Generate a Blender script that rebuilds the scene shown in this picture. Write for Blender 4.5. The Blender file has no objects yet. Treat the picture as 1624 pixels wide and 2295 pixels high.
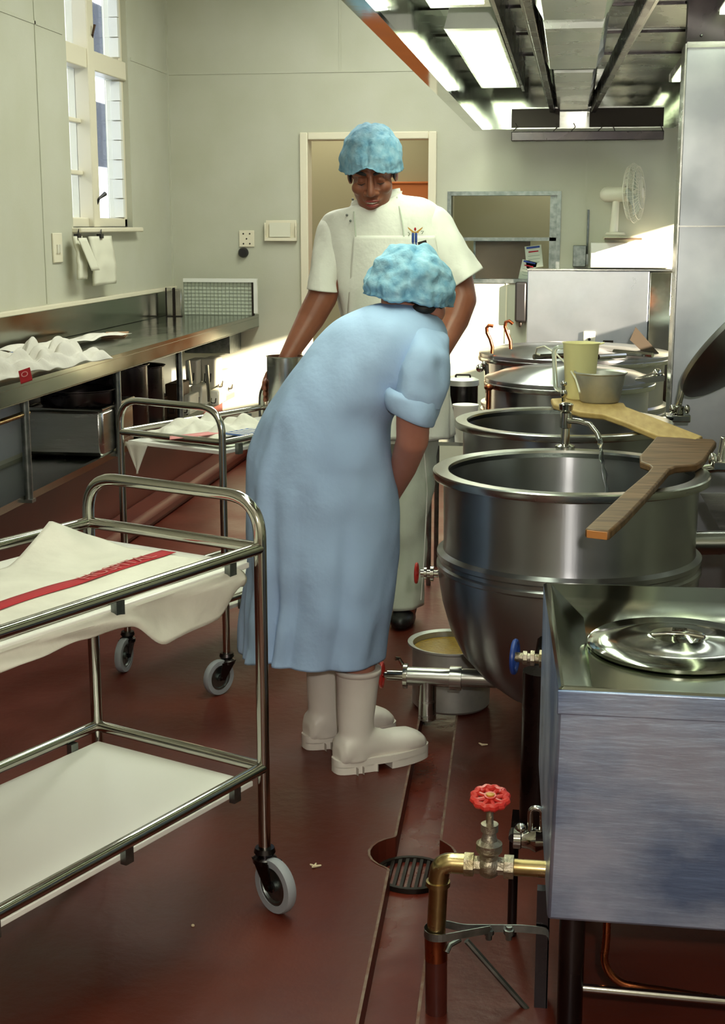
import bpy, bmesh, math, random
from mathutils import Vector as V, Matrix, noise
random.seed(7)
S = bpy.context.scene
COL = S.collection
PI = math.pi
# ---------------------------------------------------------------- camera
F = 3100.0
PITCH = math.atan(640 / F)
YAW = math.atan(465 * math.cos(PITCH) / F)
CH = 1.45
FW = V((-math.sin(YAW) * math.cos(PITCH), math.cos(YAW) * math.cos(PITCH), -math.sin(PITCH)))
RT = V((math.cos(YAW), math.sin(YAW), 0))
UP = RT.cross(FW)
cam_d = bpy.data.cameras.new('camera')
cam = bpy.data.objects.new('camera', cam_d)
COL.objects.link(cam)
cam.location = (0, 0, CH)
cam.rotation_euler = Matrix((RT, UP, -FW)).transposed().to_euler()
cam_d.sensor_fit = 'VERTICAL'
cam_d.sensor_height = 36
cam_d.lens = 36 * F / 2295
cam_d.clip_start = 0.05
S.camera = cam
# ---------------------------------------------------------------- world, lights, exposure
S.view_settings.view_transform = 'Standard'
S.view_settings.look = 'None'
S.view_settings.gamma = 1.0
S.view_settings.use_curve_mapping = False
S.view_settings.exposure = 0.3
W = bpy.data.worlds.new('world'); S.world = W
W.use_nodes = True
bg = W.node_tree.nodes['Background']
bg.inputs[0].default_value = (0.62, 0.72, 0.9, 1)
bg.inputs[1].default_value = 1.6


def light(kind, name, loc, energy, color=(1, 1, 1), direction=None, **kw):
    d = bpy.data.lights.new(name, kind)
    d.energy = energy; d.color = color
    for k, v in kw.items():
        setattr(d, k, v)
    o = bpy.data.objects.new(name, d); COL.objects.link(o)
    o.location = loc
    if direction is not None:
        o.rotation_euler = V(direction).to_track_quat('-Z', 'Y').to_euler()
    return o


light('SUN', 'low_sun', (4, 3, 4), 26, (1, .86, .66), (-1, .75, -.3), angle=math.radians(.9))
light('POINT', 'camera_flash', (.10, -.05, 1.62), 92, (1, .95, .86), shadow_soft_size=.03)
light('AREA', 'ceiling_tube_light', (-.7, 1.6, 3.1), 13, (.95, 1, .88), (0, 0, -1), shape='RECTANGLE', size=.5, size_y=2.4)
light('AREA', 'ceiling_tube_light', (-.85, 6.5, 3.1), 62, (.95, 1, .88), (0, 0, -1), shape='RECTANGLE', size=.5, size_y=2.4)


# ---------------------------------------------------------------- pixel to place helpers
def ray(x, y):
    return FW + RT * ((x - 812) / F) + UP * ((1147.5 - y) / F)


def aY(x, y, Y):
    r = ray(x, y); return V((r.x * Y / r.y, Y, CH + r.z * Y / r.y))


def aZ(x, y, z):
    r = ray(x, y); t = (z - CH) / r.z; return V((r.x * t, r.y * t, z))


def aX(x, y, X):
    r = ray(x, y); t = X / r.x; return V((X, r.y * t, CH + r.z * t))


# ---------------------------------------------------------------- materials
def lin(c):
    if isinstance(c, str):
        c = [int(c[i:i + 2], 16) / 255 for i in (0, 2, 4)]
    return tuple(v / 12.92 if v <= .04045 else ((v + .055) / 1.055) ** 2.4 for v in c) + (1,)


MATS = {}


def mat(name, color, rough=.5, metal=0.0, c2=None, nscale=8, ndetail=6, stretch=(1, 1, 1), bump=0, bscale=60,
        bstretch=(1, 1, 1), rvar=0, emit=0, trans=0, coat=0, sub=0, aniso=0, ior=1.45, thr=(.35, .65), spec=None):
    m = bpy.data.materials.new(name); m.use_nodes = True
    nt = m.node_tree; N = nt.nodes; L = nt.links
    b = N['Principled BSDF']
    b.inputs['Base Color'].default_value = lin(color)
    b.inputs['Roughness'].default_value = rough
    b.inputs['Metallic'].default_value = metal
    b.inputs['IOR'].default_value = ior
    if spec is not None: b.inputs['Specular IOR Level'].default_value = spec
    b.inputs['Transmission Weight'].default_value = trans
    b.inputs['Coat Weight'].default_value = coat
    if sub:
        b.inputs['Subsurface Weight'].default_value = sub
        b.inputs['Subsurface Radius'].default_value = (.02, .008, .004)
        b.inputs['Subsurface Scale'].default_value = .5
    if emit:
        b.inputs['Emission Color'].default_value = lin(color)
        b.inputs['Emission Strength'].default_value = emit
    tc = N.new('ShaderNodeTexCoord')
    if aniso:
        b.inputs['Anisotropic'].default_value = aniso
        tg = N.new('ShaderNodeTangent'); tg.direction_type = 'RADIAL'; tg.axis = 'Z'
        L.new(tg.outputs[0], b.inputs['Tangent']); b.inputs['Anisotropic Rotation'].default_value = .25

    def nz(scale, st, det):
        mp = N.new('ShaderNodeMapping'); mp.inputs['Scale'].default_value = st
        L.new(tc.outputs['Object'], mp.inputs[0])
        n = N.new('ShaderNodeTexNoise'); n.inputs['Scale'].default_value = scale
        n.inputs['Detail'].default_value = det
        L.new(mp.outputs[0], n.inputs['Vector'])
        return n
    if c2 is not None or rvar:
        n = nz(nscale, stretch, ndetail)
        if c2 is not None:
            r = N.new('ShaderNodeValToRGB')
            r.color_ramp.elements[0].position = thr[0]; r.color_ramp.elements[1].position = thr[1]
            r.color_ramp.elements[0].color = lin(color); r.color_ramp.elements[1].color = lin(c2)
            L.new(n.outputs['Fac'], r.inputs[0]); L.new(r.outputs[0], b.inputs['Base Color'])
        if rvar:
            mr = N.new('ShaderNodeMapRange')
            mr.inputs['From Min'].default_value = .3; mr.inputs['From Max'].default_value = .7
            mr.inputs['To Min'].default_value = max(.02, rough - rvar); mr.inputs['To Max'].default_value = rough + rvar
            L.new(n.outputs['Fac'], mr.inputs[0]); L.new(mr.outputs[0], b.inputs['Roughness'])
    if bump:
        n = nz(bscale, bstretch, 4)
        bp = N.new('ShaderNodeBump'); bp.inputs['Strength'].default_value = bump
        bp.inputs['Distance'].default_value = .01
        L.new(n.outputs['Fac'], bp.inputs['Height']); L.new(bp.outputs[0], b.inputs['Normal'])
    MATS[name] = m
    return m


M = dict(
    wall=mat('painted_wall', 'b1b19c', .42, c2='b7b7a5', nscale=3, bump=.05, bscale=120),
    floor=mat('red_floor_paint', '481a10', .42, c2='5c2315', nscale=2.2, ndetail=9, rvar=.12, bump=.12, bscale=35),
    gutter=mat('red_gutter_paint', '68281a', .30, c2='58201a', nscale=5, rvar=.15, bump=.15, bscale=20),
    kerb=mat('kerb_edge_cement', '6a4436', .7, c2='7d6a5c', nscale=30, bump=.3, bscale=60),
    cream=mat('cream_paint', 'd6cfb6', .4),
    white_paint=mat('white_gloss_paint', 'dcdcd2', .35),
    steel=mat('brushed_steel', 'a9a9a4', .24, 1, c2='b4b4b0', nscale=4, stretch=(1, 1, 12), rvar=.05, bump=.02, bscale=30, bstretch=(1, 1, 14)),
    kettle=mat('kettle_steel', 'a2a2a6', .31, 1, c2='969698', nscale=3, rvar=.03, aniso=.88, bump=.02, bscale=60, bstretch=(1, 1, .05)),
    bench=mat('bench_steel', '8c9084', .16, 1, c2='989a90', nscale=3, stretch=(4, 1, 4), rvar=.05),
    hood=mat('hood_steel_sheet', 'd8dad2', .26, .82, c2='c8cac4', nscale=3, rvar=.10, bump=.12, bscale=3),
    plinth=mat('dark_red_plinth_paint', '4e2018', .5, c2='582418', nscale=2),
    tray=mat('mirror_tray_steel', 'a2a898', .13, 1, c2='929888', nscale=3, rvar=.05, bump=.05, bscale=4),
    mirror=mat('polished_steel', 'c4c6be', .09, 1, c2='aeb0a8', nscale=3, rvar=.05, bump=.10, bscale=3.5),
    panel=mat('steel_wall_sheet', 'b4b8bc', .34, 1, c2='a0a4aa', nscale=4, rvar=.08, bump=.10, bscale=3),
    scuffed=mat('scuffed_boiler_steel', 'bccbe6', .42, .86, c2='68789a', nscale=3.4, ndetail=12, stretch=(1, 1, 1.5), rvar=.14, thr=(.4, .62), bump=.14, bscale=24, bstretch=(.4, 1, 2.5)),
    chrome=mat('chrome_tube', 'b8b6ae', .12, 1, rvar=.04, nscale=20),
    dark_steel=mat('dark_steel', '3a3638', .28, 1, c2='4a4444', nscale=6, rvar=.08),
    galv=mat('galvanised_steel', '8d918e', .42, 1, c2='6e7472', nscale=30),
    alu=mat('aluminium_pan', 'c2c2bc', .5, .8, c2='b0b0ac', nscale=14, rvar=.08, bump=.05, bscale=60),
    brass=mat('brass_pipe', 'b8a474', .30, 1, c2='927c50', nscale=18, rvar=.1),
    oldbrass=mat('weathered_brass', '9a8c6c', .5, 1, c2='b4aca0', nscale=24, bump=.5, bscale=60),
    copper=mat('copper_pipe', 'a8623c', .3, 1, c2='7a3e28', nscale=16, rvar=.1),
    brown_pipe=mat('painted_brown_pipe', '3c1814', .3, 0, c2='4a2018', nscale=8),
    red=mat('red_handwheel', 'b3211c', .35, c2='c4362c', nscale=30),
    blue=mat('blue_handwheel', '1f3d86', .35),
    grey_rubber=mat('grey_castor_tyre', '8f9196', .55),
    black=mat('black_plastic', '1c1a1a', .4),
    dark=mat('dark_metal', '2b241f', .5, .6),
    towel=mat('white_towel', 'dcd8cc', .9, c2='d0ccc0', nscale=10, bump=.35, bscale=22),
    bluetrim=mat('blue_towel_border', '52689c', .9),
    redstripe=mat('red_stripe', 'a6222a', .85),
    pink=mat('pink_lettering', 'd88e8c', .85),
    dress=mat('blue_uniform_cotton', '97aed0', .85, c2='9db4d5', nscale=3, bump=.55, bscale=13, spec=.2),
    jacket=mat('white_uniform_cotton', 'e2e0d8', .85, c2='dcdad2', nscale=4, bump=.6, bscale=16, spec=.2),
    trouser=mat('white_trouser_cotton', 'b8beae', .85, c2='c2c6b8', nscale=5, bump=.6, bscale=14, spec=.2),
    cap=mat('blue_nonwoven_cap', '6493b0', .8, c2='94b6c8', nscale=34, ndetail=8, bump=.5, bscale=60, thr=(.3, .72), spec=.2),
    boot=mat('white_rubber_boot', 'e6ded6', .42, c2='ded5cc', nscale=9, bump=.03, bscale=40),
    skin_dark=mat('brown_skin', '7a4530', .45, c2='85503a', nscale=14, sub=.15),
    skin=mat('tan_skin', 'a86f5c', .5, c2='b07868', nscale=14, sub=.15),
    hair=mat('black_hair', '161010', .6),
    lips=mat('lip_skin', '8a3e38', .35),
    lashes=mat('dark_lashes', '2a1812', .6),  # the lashes' own dark colour
    wood_dark=mat('dark_paddle_wood', '6e4e2c', .5, c2='50361e', nscale=7, stretch=(1, 6, 6), rvar=.08),
    wood_end=mat('bare_wood_end', 'b0713a', .5),
    wood_light=mat('pale_paddle_wood', 'b89a62', .6, c2='a5864f', nscale=7, stretch=(6, 1, 6)),
    cardboard=mat('brown_card', '352a1c', .8),
    brown_board=mat('brown_board', '6a5440', .6, c2='5a4836', nscale=3),
    soup=mat('yellow_soup', '9a7a26', .35, c2='846518', nscale=60, bump=.3, bscale=120),
    yellow_plastic=mat('yellow_plastic', 'e8dfa6', .45, trans=.1),
    white_plastic=mat('white_plastic', 'd2cebc', .4),
    paper=mat('paper', 'cfcdb8', .8),
    paper2=mat('orange_envelope', 'b08a68', .8),
    grid=mat('grid_chart_white', 'd0d6c4', .5),
    gridline=mat('grid_lines', '8d9482', .6),
    olive=mat('olive_corridor_paint', 'a8a284', .6),
    orange=mat('orange_door_paint', 'd07a44', .5),
    hatchwall=mat('serving_room_paint', '9a9a7c', .5),
    tile=mat('white_undershelf_wall', 'b4b8ba', .4),
    tube_glow=mat('fluorescent_diffuser', 'dff0c0', .5, emit=3.4),
    glass=mat('clear_glass', 'f4fbff', .02, trans=1, ior=1.15),
    water=mat('water', 'e8f0f0', .05, trans=1, ior=1.33),
    clear=mat('clear_tube', 'dfe6dc', .15, trans=.7, ior=1.3),
    tin_brown=mat('brown_tin', '4e3a2a', .45, .6),
    outside=mat('glowing_outside_wall', 'cfd8e8', .8, emit=.5),  # glow stands in for daylight on the wall outside
    teeth=mat('teeth', 'd8cfc0', .3),
    gold=mat('gold_thread', 'b8862c', .5),
    scrap=mat('pale_food_scrap', 'cdbb9a', .8),
    white_board=mat('white_laminate', 'ebe9e2', .28),
)


# ---------------------------------------------------------------- mesh builder
def smooth01(t): return t * t * (3 - 2 * t)


class MB:
    def __init__(s): s.v = []; s.f = []

    def add(s, vs, fs):
        b = len(s.v); s.v += [V(p) for p in vs]; s.f += [[b + i for i in f] for f in fs]; return s

    def box(s, lo, hi):
        x0, y0, z0 = lo; x1, y1, z1 = hi
        return s.add([(x0, y0, z0), (x1, y0, z0), (x1, y1, z0), (x0, y1, z0), (x0, y0, z1), (x1, y0, z1), (x1, y1, z1), (x0, y1, z1)],
                     [(0, 3, 2, 1), (4, 5, 6, 7), (0, 1, 5, 4), (1, 2, 6, 5), (2, 3, 7, 6), (3, 0, 4, 7)])

    def obox(s, c, ax, ay, az):
        c, ax, ay, az = V(c), V(ax), V(ay), V(az)
        if ax.cross(ay).dot(az) < 0: ax = -ax
        vs = [c + i * ax + j * ay + k * az for k in (-1, 1) for i, j in ((-1, -1), (1, -1), (1, 1), (-1, 1))]
        return s.add(vs, [(0, 3, 2, 1), (4, 5, 6, 7), (0, 1, 5, 4), (1, 2, 6, 5), (2, 3, 7, 6), (3, 0, 4, 7)])

    def rings(s, rs, close=False, cap=True):
        n = len(rs[0]); vs = [p for r in rs for p in r]; fs = []
        m = len(rs)
        for i in range(m if close else m - 1):
            a = i * n; b = ((i + 1) % m) * n
            for j in range(n):
                fs.append((a + j, a + (j + 1) % n, b + (j + 1) % n, b + j))
        if cap and not close:
            fs.append(tuple(reversed(range(n)))); fs.append(tuple(range((m - 1) * n, m * n)))
        return s.add(vs, fs)

    def tube(s, pts, r, seg=14, close=False, cap=True):
        pts = [V(p) for p in pts]; n = len(pts)
        if not isinstance(r, (list, tuple)): r = [r] * n
        rs = []; prev = None
        for i, p in enumerate(pts):
            if close: t = pts[(i + 1) % n] - pts[i - 1]
            else: t = pts[min(i + 1, n - 1)] - pts[max(i - 1, 0)]
            t.normalize()
            if prev is None:
                u = t.orthogonal().normalized()
            else:
                u = (prev - t * prev.dot(t))
                u = u.normalized() if u.length > 1e-6 else t.orthogonal().normalized()
            prev = u; w = t.cross(u)
            rs.append([p + (u * math.cos(2 * PI * k / seg) + w * math.sin(2 * PI * k / seg)) * r[i] for k in range(seg)])
        return s.rings(rs, close, cap)

    def lathe(s, prof, c=(0, 0, 0), axis=(0, 0, 1), seg=48, cap=True):
        c = V(c); a = V(axis).normalized(); u = a.orthogonal().normalized(); w = a.cross(u)
        rs = [[c + a * z + (u * math.cos(2 * PI * k / seg) + w * math.sin(2 * PI * k / seg)) * max(r, 1e-5) for k in range(seg)] for r, z in prof]
        return s.rings(rs, False, cap)

    def ell(s, c, r, R=None, nu=20, nv=12):
        c = V(c); R = R or Matrix.Identity(3)
        rs = []
        for i in range(1, nv):
            th = PI * i / nv
            rs.append([c + R @ V((r[0] * math.sin(th) * math.cos(2 * PI * k / nu), r[1] * math.sin(th) * math.sin(2 * PI * k / nu), -r[2] * math.cos(th))) for k in range(nu)])
        b = len(s.v); s.rings(rs, cap=False)
        s.v += [c + R @ V((0, 0, -r[2])), c + R @ V((0, 0, r[2]))]
        p0 = len(s.v) - 2; p1 = p0 + 1; last = b + (nv - 2) * nu
        for k in range(nu):
            s.f.append([p0, b + (k + 1) % nu, b + k]); s.f.append([p1, last + k, last + (k + 1) % nu])
        return s

    def cap_(s, p0, r0, p1, r1, seg=16):
        p0, p1 = V(p0), V(p1); t = (p1 - p0).normalized()
        pts = []; rr = []
        for k in range(0, 5):
            a = PI / 2 * k / 4 * .97 + .03
            pts.append(p0 - t * r0 * math.cos(a)); rr.append(r0 * math.sin(a))
        for k in range(4, -1, -1):
            a = PI / 2 * k / 4 * .97 + .03
            pts.append(p1 + t * r1 * math.cos(a)); rr.append(r1 * math.sin(a))
        return s.tube(pts, rr, seg)

    def grid(s, fn, nu, nv):
        vs = [fn(i / nu, j / nv) for j in range(nv + 1) for i in range(nu + 1)]
        fs = [(j * (nu + 1) + i, j * (nu + 1) + i + 1, (j + 1) * (nu + 1) + i + 1, (j + 1) * (nu + 1) + i) for j in range(nv) for i in range(nu)]
        return s.add(vs, fs)

    def prism(s, poly, d):
        d = V(d); n = len(poly); poly = [V(p) for p in poly]
        return s.rings([poly, [p + d for p in poly]])


ORG = {}


def obj(name, mb, m, parent=None, org=None, smooth=38, bevel=0, solid=0, sub=0, loc=None):
    """links one mesh object; coordinates in mb are world coordinates"""
    me = bpy.data.meshes.new(name)
    vs = mb.v
    if parent is not None: o0 = ORG[parent.name]
    elif org is not None: o0 = V(org)
    else:
        lo = [min(v[i] for v in vs) for i in range(3)]; hi = [max(v[i] for v in vs) for i in range(3)]
        o0 = V(((lo[0] + hi[0]) / 2, (lo[1] + hi[1]) / 2, lo[2]))
    me.from_pydata([tuple(v - o0) for v in vs], [], mb.f)
    me.validate()
    bm = bmesh.new(); bm.from_mesh(me); bmesh.ops.recalc_face_normals(bm, faces=bm.faces); bm.to_mesh(me); bm.free()
    if smooth:
        me.shade_smooth(); me.set_sharp_from_angle(angle=math.radians(smooth))
    o = bpy.data.objects.new(name, me); COL.objects.link(o)
    me.materials.append(M[m] if isinstance(m, str) else m)
    if parent is not None: o.parent = parent
    else: o.location = o0
    ORG[o.name] = o0
    if solid:
        md = o.modifiers.new('solid', 'SOLIDIFY'); md.thickness = solid; md.offset = 0
    if bevel:
        md = o.modifiers.new('bevel', 'BEVEL'); md.width = bevel; md.segments = 2; md.limit_method = 'ANGLE'; md.angle_limit = math.radians(40)
    if sub:
        md = o.modifiers.new('sub', 'SUBSURF'); md.levels = sub; md.render_levels = sub
    return o


def tag(o, label=None, cat=None, group=None):
    if label: o['label'] = label
    if cat: o['category'] = cat
    if group: o['group'] = group
    return o


def thing(name, loc, label, cat, group=None):
    o = bpy.data.objects.new(name, None); COL.objects.link(o); o.location = loc
    o.empty_display_size = .05
    ORG[o.name] = V(loc)
    return tag(o, label, cat, group)


def struct(name, mb, m, **kw):
    o = obj(name, mb, m, **kw); o['kind'] = 'structure'; return o


def dup(o, loc, label=None, rz=0):
    """copy of a thing with its parts and sub-parts"""
    r = o.copy(); COL.objects.link(r); r.location = loc; r.rotation_euler = (0, 0, rz)
    if label: r['label'] = label
    for ch in list(o.children):
        c = ch.copy(); COL.objects.link(c); c.parent = r
        for g in list(ch.children):
            d = g.copy(); COL.objects.link(d); d.parent = c
    return r


def arc(c, a0, a1, r, ux, uy, n=8):
    c, ux, uy = V(c), V(ux), V(uy)
    return [c + ux * r * math.cos(a0 + (a1 - a0) * i / n) + uy * r * math.sin(a0 + (a1 - a0) * i / n) for i in range(n + 1)]


def rounded(pts, r, n=6):
    """polyline with rounded corners"""
    pts = [V(p) for p in pts]; out = [pts[0]]
    for i in range(1, len(pts) - 1):
        a, b, c = pts[i - 1], pts[i], pts[i + 1]
        d1 = (a - b).normalized(); d2 = (c - b).normalized()
        rr = min(r, (a - b).length * .48, (c - b).length * .48)
        p0 = b + d1 * rr; p1 = b + d2 * rr
        for k in range(n + 1):
            t = k / n
            out.append(p0 * (1 - t) ** 2 + b * 2 * t * (1 - t) + p1 * t * t)
    out.append(pts[-1]); return out


def boxy(mb, lo, hi, holes, axis, t0, t1):
    """slab with rectangular holes: lo/hi in (u,v); axis 0: wall normal X, 1: normal Y, 2: normal Z"""
    us = sorted({lo[0], hi[0]} | {h[i] for h in holes for i in (0, 1)})
    vs = sorted({lo[1], hi[1]} | {h[i] for h in holes for i in (2, 3)})
    for i in range(len(us) - 1):
        for j in range(len(vs) - 1):
            uc = (us[i] + us[i + 1]) / 2; vc = (vs[j] + vs[j + 1]) / 2
            if any(h[0] < uc < h[1] and h[2] < vc < h[3] for h in holes): continue
            a, b, c, d = us[i], us[i + 1], vs[j], vs[j + 1]
            if axis == 0: mb.box((t0, a, c), (t1, b, d))
            elif axis == 1: mb.box((a, t0, c), (b, t1, d))
            else: mb.box((a, c, t0), (b, d, t1))
    return mb


def text_mesh(name, body, m, parent, origin, xdir, normal, size, ext=.0006, zfn=None):
    cu = bpy.data.curves.new(name, 'FONT'); cu.body = body; cu.size = size; cu.extrude = ext
    cu.align_x = 'CENTER'; cu.align_y = 'CENTER'
    t = bpy.data.objects.new(name, cu); COL.objects.link(t)
    dg = bpy.context.evaluated_depsgraph_get()
    me = bpy.data.meshes.new_from_object(t.evaluated_get(dg))
    bpy.data.objects.remove(t)
    x = V(xdir).normalized(); n = V(normal).normalized(); y = n.cross(x)
    mb = MB(); mb.v = [V(origin) + x * v.co.x + y * v.co.y + n * v.co.z for v in me.vertices]
    mb.f = [list(p.vertices) for p in me.polygons]
    if zfn:
        for p in mb.v: p.z = zfn(p)
    return obj(name, mb, m, parent, smooth=0)
# ================================================================ ROOM
XL, XR, YB, YF, ZC = -2.45, 1.15, 8.5, -1.6, 3.2
# floor with a drainage channel and a round sump
gx = lambda y: -0.375 + (y - 3.17) * -0.035      # left edge of the channel
GW = .105
fl = MB()
ys = [YF, 2.0, 2.92, 3.22, 4.6, YB]
segs = []
def fstrip(x0a, x1a, x0b, x1b, ya, yb, z):
    fl.add([(x0a, ya, z), (x1a, ya, z), (x1b, yb, z), (x0b, yb, z)], [(0, 1, 2, 3)])
def wallq(xa, ya, xb, yb, z0, z1):
    fl.add([(xa, ya, z0), (xb, yb, z0), (xb, yb, z1), (xa, ya, z1)], [(0, 1, 2, 3)])
Y0, Y1 = 1.5, 4.45
SC = V((-.325, 3.02, 0)); SR = .095
GD = -.055
# left and right floor with straight channel sides
def left(y): return gx(y)
def right(y): return gx(y) + GW
ang = [PI * k / 12 for k in range(13)]
# sump outline follows the channel: left bulge and right bulge
lb = [(SC.x - SR * 1.05 * math.sin(a), SC.y - SR * math.cos(a)) for a in ang]
rb = [(SC.x + SR * 1.05 * math.sin(a), SC.y - SR * math.cos(a)) for a in ang]
lpts = [(left(Y0), Y0)] + [(min(x, left(y)), y) for x, y in lb] + [(left(Y1), Y1)]
rpts = [(right(Y0), Y0)] + [(max(x, right(y)), y) for x, y in rb] + [(right(Y1), Y1)]
for i in range(len(lpts) - 1):
    (xa, ya), (xb, yb) = lpts[i], lpts[i + 1]
    fstrip(XL, xa, XL, xb, ya, yb, 0); wallq(xa, ya, xb, yb, GD, 0)
    (xa, ya), (xb, yb) = rpts[i], rpts[i + 1]
    fstrip(xa, XR, xb, XR, ya, yb, 0); wallq(xa, ya, xb, yb, GD, 0)
fstrip(XL, XR, XL, XR, YF, Y0, 0); fstrip(XL, XR, XL, XR, Y1, YB, 0)
wallq(left(Y0), Y0, right(Y0), Y0, GD, 0); wallq(left(Y1), Y1, right(Y1), Y1, GD, 0)
fl.box((XL, YF, -.15), (XR, YB, -.14))
struct('floor', fl, 'floor', org=(0, 0, 0), smooth=0)
g = MB()
for i in range(len(lpts) - 1):
    g.add([(lpts[i][0], lpts[i][1], GD), (rpts[i][0], rpts[i][1], GD), (rpts[i + 1][0], rpts[i + 1][1], GD), (lpts[i + 1][0], lpts[i + 1][1], GD)], [(0, 1, 2, 3)])
struct('trim_1', g, 'gutter', org=(0, 0, 0), smooth=0)
# worn cement edge of the channel
k = MB()
for side in (0, 1):
    P = lpts if side == 0 else rpts
    s_ = -1 if side == 0 else 1
    for i in range(len(P) - 1):
        (xa, ya), (xb, yb) = P[i], P[i + 1]
        k.add([(xa, ya, .0015), (xb, yb, .0015), (xb + s_ * .006, yb, .0015), (xa + s_ * .006, ya, .0015)], [(0, 1, 2, 3)])
struct('trim_2', k, 'kerb', org=(0, 0, 0), smooth=0)
# round sump grate
gr = thing('drain_grate', (SC.x, SC.y, GD), 'dark round slotted drain grate sunk in the red floor gutter', 'drain grate')
b = MB(); b.lathe([(.078, 0), (.088, 0), (.088, .012), (.078, .012), (.078, 0)], (SC.x, SC.y - .01, GD + .001), cap=False, seg=32)
obj('grate_ring', b, 'dark', gr)
b = MB()
for i in range(-4, 5):
    h = math.sqrt(.08 ** 2 - (i * .017) ** 2)
    b.box((SC.x + i * .017 - .004, SC.y - .01 - h, GD + .002), (SC.x + i * .017 + .004, SC.y - .01 + h, GD + .011))
obj('grate_bars', b, 'dark', gr)
# walls
wz0, wz1, wy0, wy1 = 1.445, 2.95, 6.76, 7.73
mb = MB(); boxy(mb, (YF, 0), (YB, ZC), [(wy0, wy1, wz0, wz1)], 0, XL - .14, XL)
struct('wall_left', mb, 'wall', org=(XL, 0, 0), smooth=0)
DL, DR, DT = -1.585, -.845, 1.965
HL, HR, HB, HT = -.713, -.076, 1.135, 1.635
mb = MB(); boxy(mb, (XL, 0), (XR, ZC), [(DL, DR, -1, DT), (HL, HR, HB, HT)], 1, YB, YB + .12)
struct('wall_back', mb, 'wall', org=(0, YB, 0), smooth=0)
SWY0, SWY1, SWZ0, SWZ1 = 5.46, 8.46, 1.10, 1.67
mb = MB(); boxy(mb, (YF, 0), (YB, ZC), [(SWY0, SWY1, SWZ0, SWZ1)], 0, XR, XR + .14)
struct('wall_right', mb, 'wall', org=(XR, 0, 0), smooth=0)
mb = MB(); mb.box((XL, YF - .1, 0), (XR, YF, ZC)); struct('wall_front', mb, 'wall', smooth=0)
mb = MB(); mb.box((XL, YF, ZC), (XR, YB, ZC + .1)); struct('ceiling', mb, 'white_paint', smooth=0)
# cover strips on the wall boards
mb = MB(); mb.box((XL, YF, 2.355), (XL + .004, wy0 - .05, 2.371)); mb.box((XL, wy1 + .05, 2.355), (XL + .004, YB, 2.371))
for y in (6.35, 3.95, 1.55): mb.box((XL, y, 1.09), (XL + .004, y + .014, ZC))
mb.box((XL, YB - .012, 1.08), (XL + .012, YB, ZC))
struct('trim_3', mb, 'wall')
mb = MB(); mb.box((XL, YB - .004, 2.35), (XR, YB, 2.362)); mb.box((-1.39, YB - .004, 2.362), (-1.378, YB, ZC))
mb.box((.08, YB - .004, 0), (.092, YB, 2.35)); mb.box((-.16, YB - .004, 2.362), (-.148, YB, ZC))
struct('trim_4', mb, 'wall')
mb = MB(); mb.box((XL, YF, 1.062), (XL + .03, YB, 1.085)); struct('trim_5', mb, 'cream', bevel=.004)
# door opening, corridor behind it
mb = MB()
for x0, x1 in ((DL - .045, DL + .004), (DR - .004, DR + .045)): mb.box((x0, YB - .022, 0), (x1, YB + .123, DT + .04))
mb.box((DL + .004, YB - .022, DT - .004), (DR - .004, YB + .123, DT + .04))
struct('door_1', mb, 'cream', bevel=.006)
mb = MB(); mb.box((-2.6, 9.7, 0), (.2, 9.8, 2.6)); mb.box((-2.7, YB + .12, 0), (-2.6, 9.8, 2.6)); mb.box((-.83, YB + .12, 0), (-.79, 9.8, 2.6))
mb.box((-2.7, YB + .12, 2.6), (.2, 9.8, 2.7))
struct('wall_corridor', mb, 'olive', smooth=0)
mb = MB(); mb.box((-2.7, YB + .12, -.1), (.2, 9.8, 0)); mb.box((-2.7, YB, -.1), (.2, YB + .12, 0))
struct('floor_corridor', mb, 'floor', smooth=0)
mb = MB(); mb.box((-1.42, 9.64, 0), (-.85, 9.69, 1.735)); mb.box((-1.42, 9.63, 1.735), (-.85, 9.69, 1.75))
struct('door_2', mb, 'orange', bevel=.004)
# serving hatch glass and the room behind
mb = MB()
mb.box((HL - .02, YB - .012, HT - .004), (HR + .02, YB + .123, HT + .02)); mb.box((HR - .004, YB - .012, HB + .004), (HR + .02, YB + .123, HT - .004)); mb.box((HL - .02, YB - .012, HB + .004), (HL + .004, YB + .123, HT - .004))
mb.box((HL - .02, YB - .012, HB - .02), (HR + .02, YB + .123, HB + .004)); mb.box((HR - .045, YB + .02, HB), (HR, YB + .06, HT)); mb.box((HL, YB + .02, 1.365), (HR, YB + .05, 1.385))
f_ = struct('window_2', mb, 'galv')
gl = MB(); gl.box((HL, YB + .030, HB), (HR, YB + .034, HT)); obj('pane', gl, 'glass', f_)
mb = MB(); mb.box((-.79, 10.2, .3), (.9, 10.3, 2.3)); mb.box((.9, YB + .12, .3), (1.0, 10.3, 2.3)); mb.box((-.79, YB + .12, 2.3), (1.0, 10.3, 2.4)); mb.box((-.79, YB + .12, .2), (1., 10.3, .3))
struct('wall_serving_room', mb, 'hatchwall', smooth=0)
light('AREA', 'serving_room_tube_light', (0, 9.4, 2.25), 9, (1, .96, .8), (0, 0, -1), size=.7)
light('AREA', 'corridor_tube_light', (-1.6, 9.2, 2.5), 10, (1, .95, .75), (0, 0, -1), size=.8)
a0 = aY(1066, 541, YB + .09); a1 = aY(1186, 628, YB + .09)
mb = MB(); mb.box((a0.x, YB + .07, a1.z), (a1.x, YB + .09, a0.z))
bd = obj('brown_board', mb, 'brown_board'); tag(bd, 'plain brown board behind the serving hatch glass beside the man\'s sleeve', 'board')
mb = MB(); mb.box((a0.x - .012, YB + .06, a1.z), (a0.x, YB + .095, a0.z + .012)); mb.box((a0.x, YB + .06, a0.z), (a1.x, YB + .095, a0.z + .012))
obj('board_edge', mb, 'galv', bd)
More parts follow.
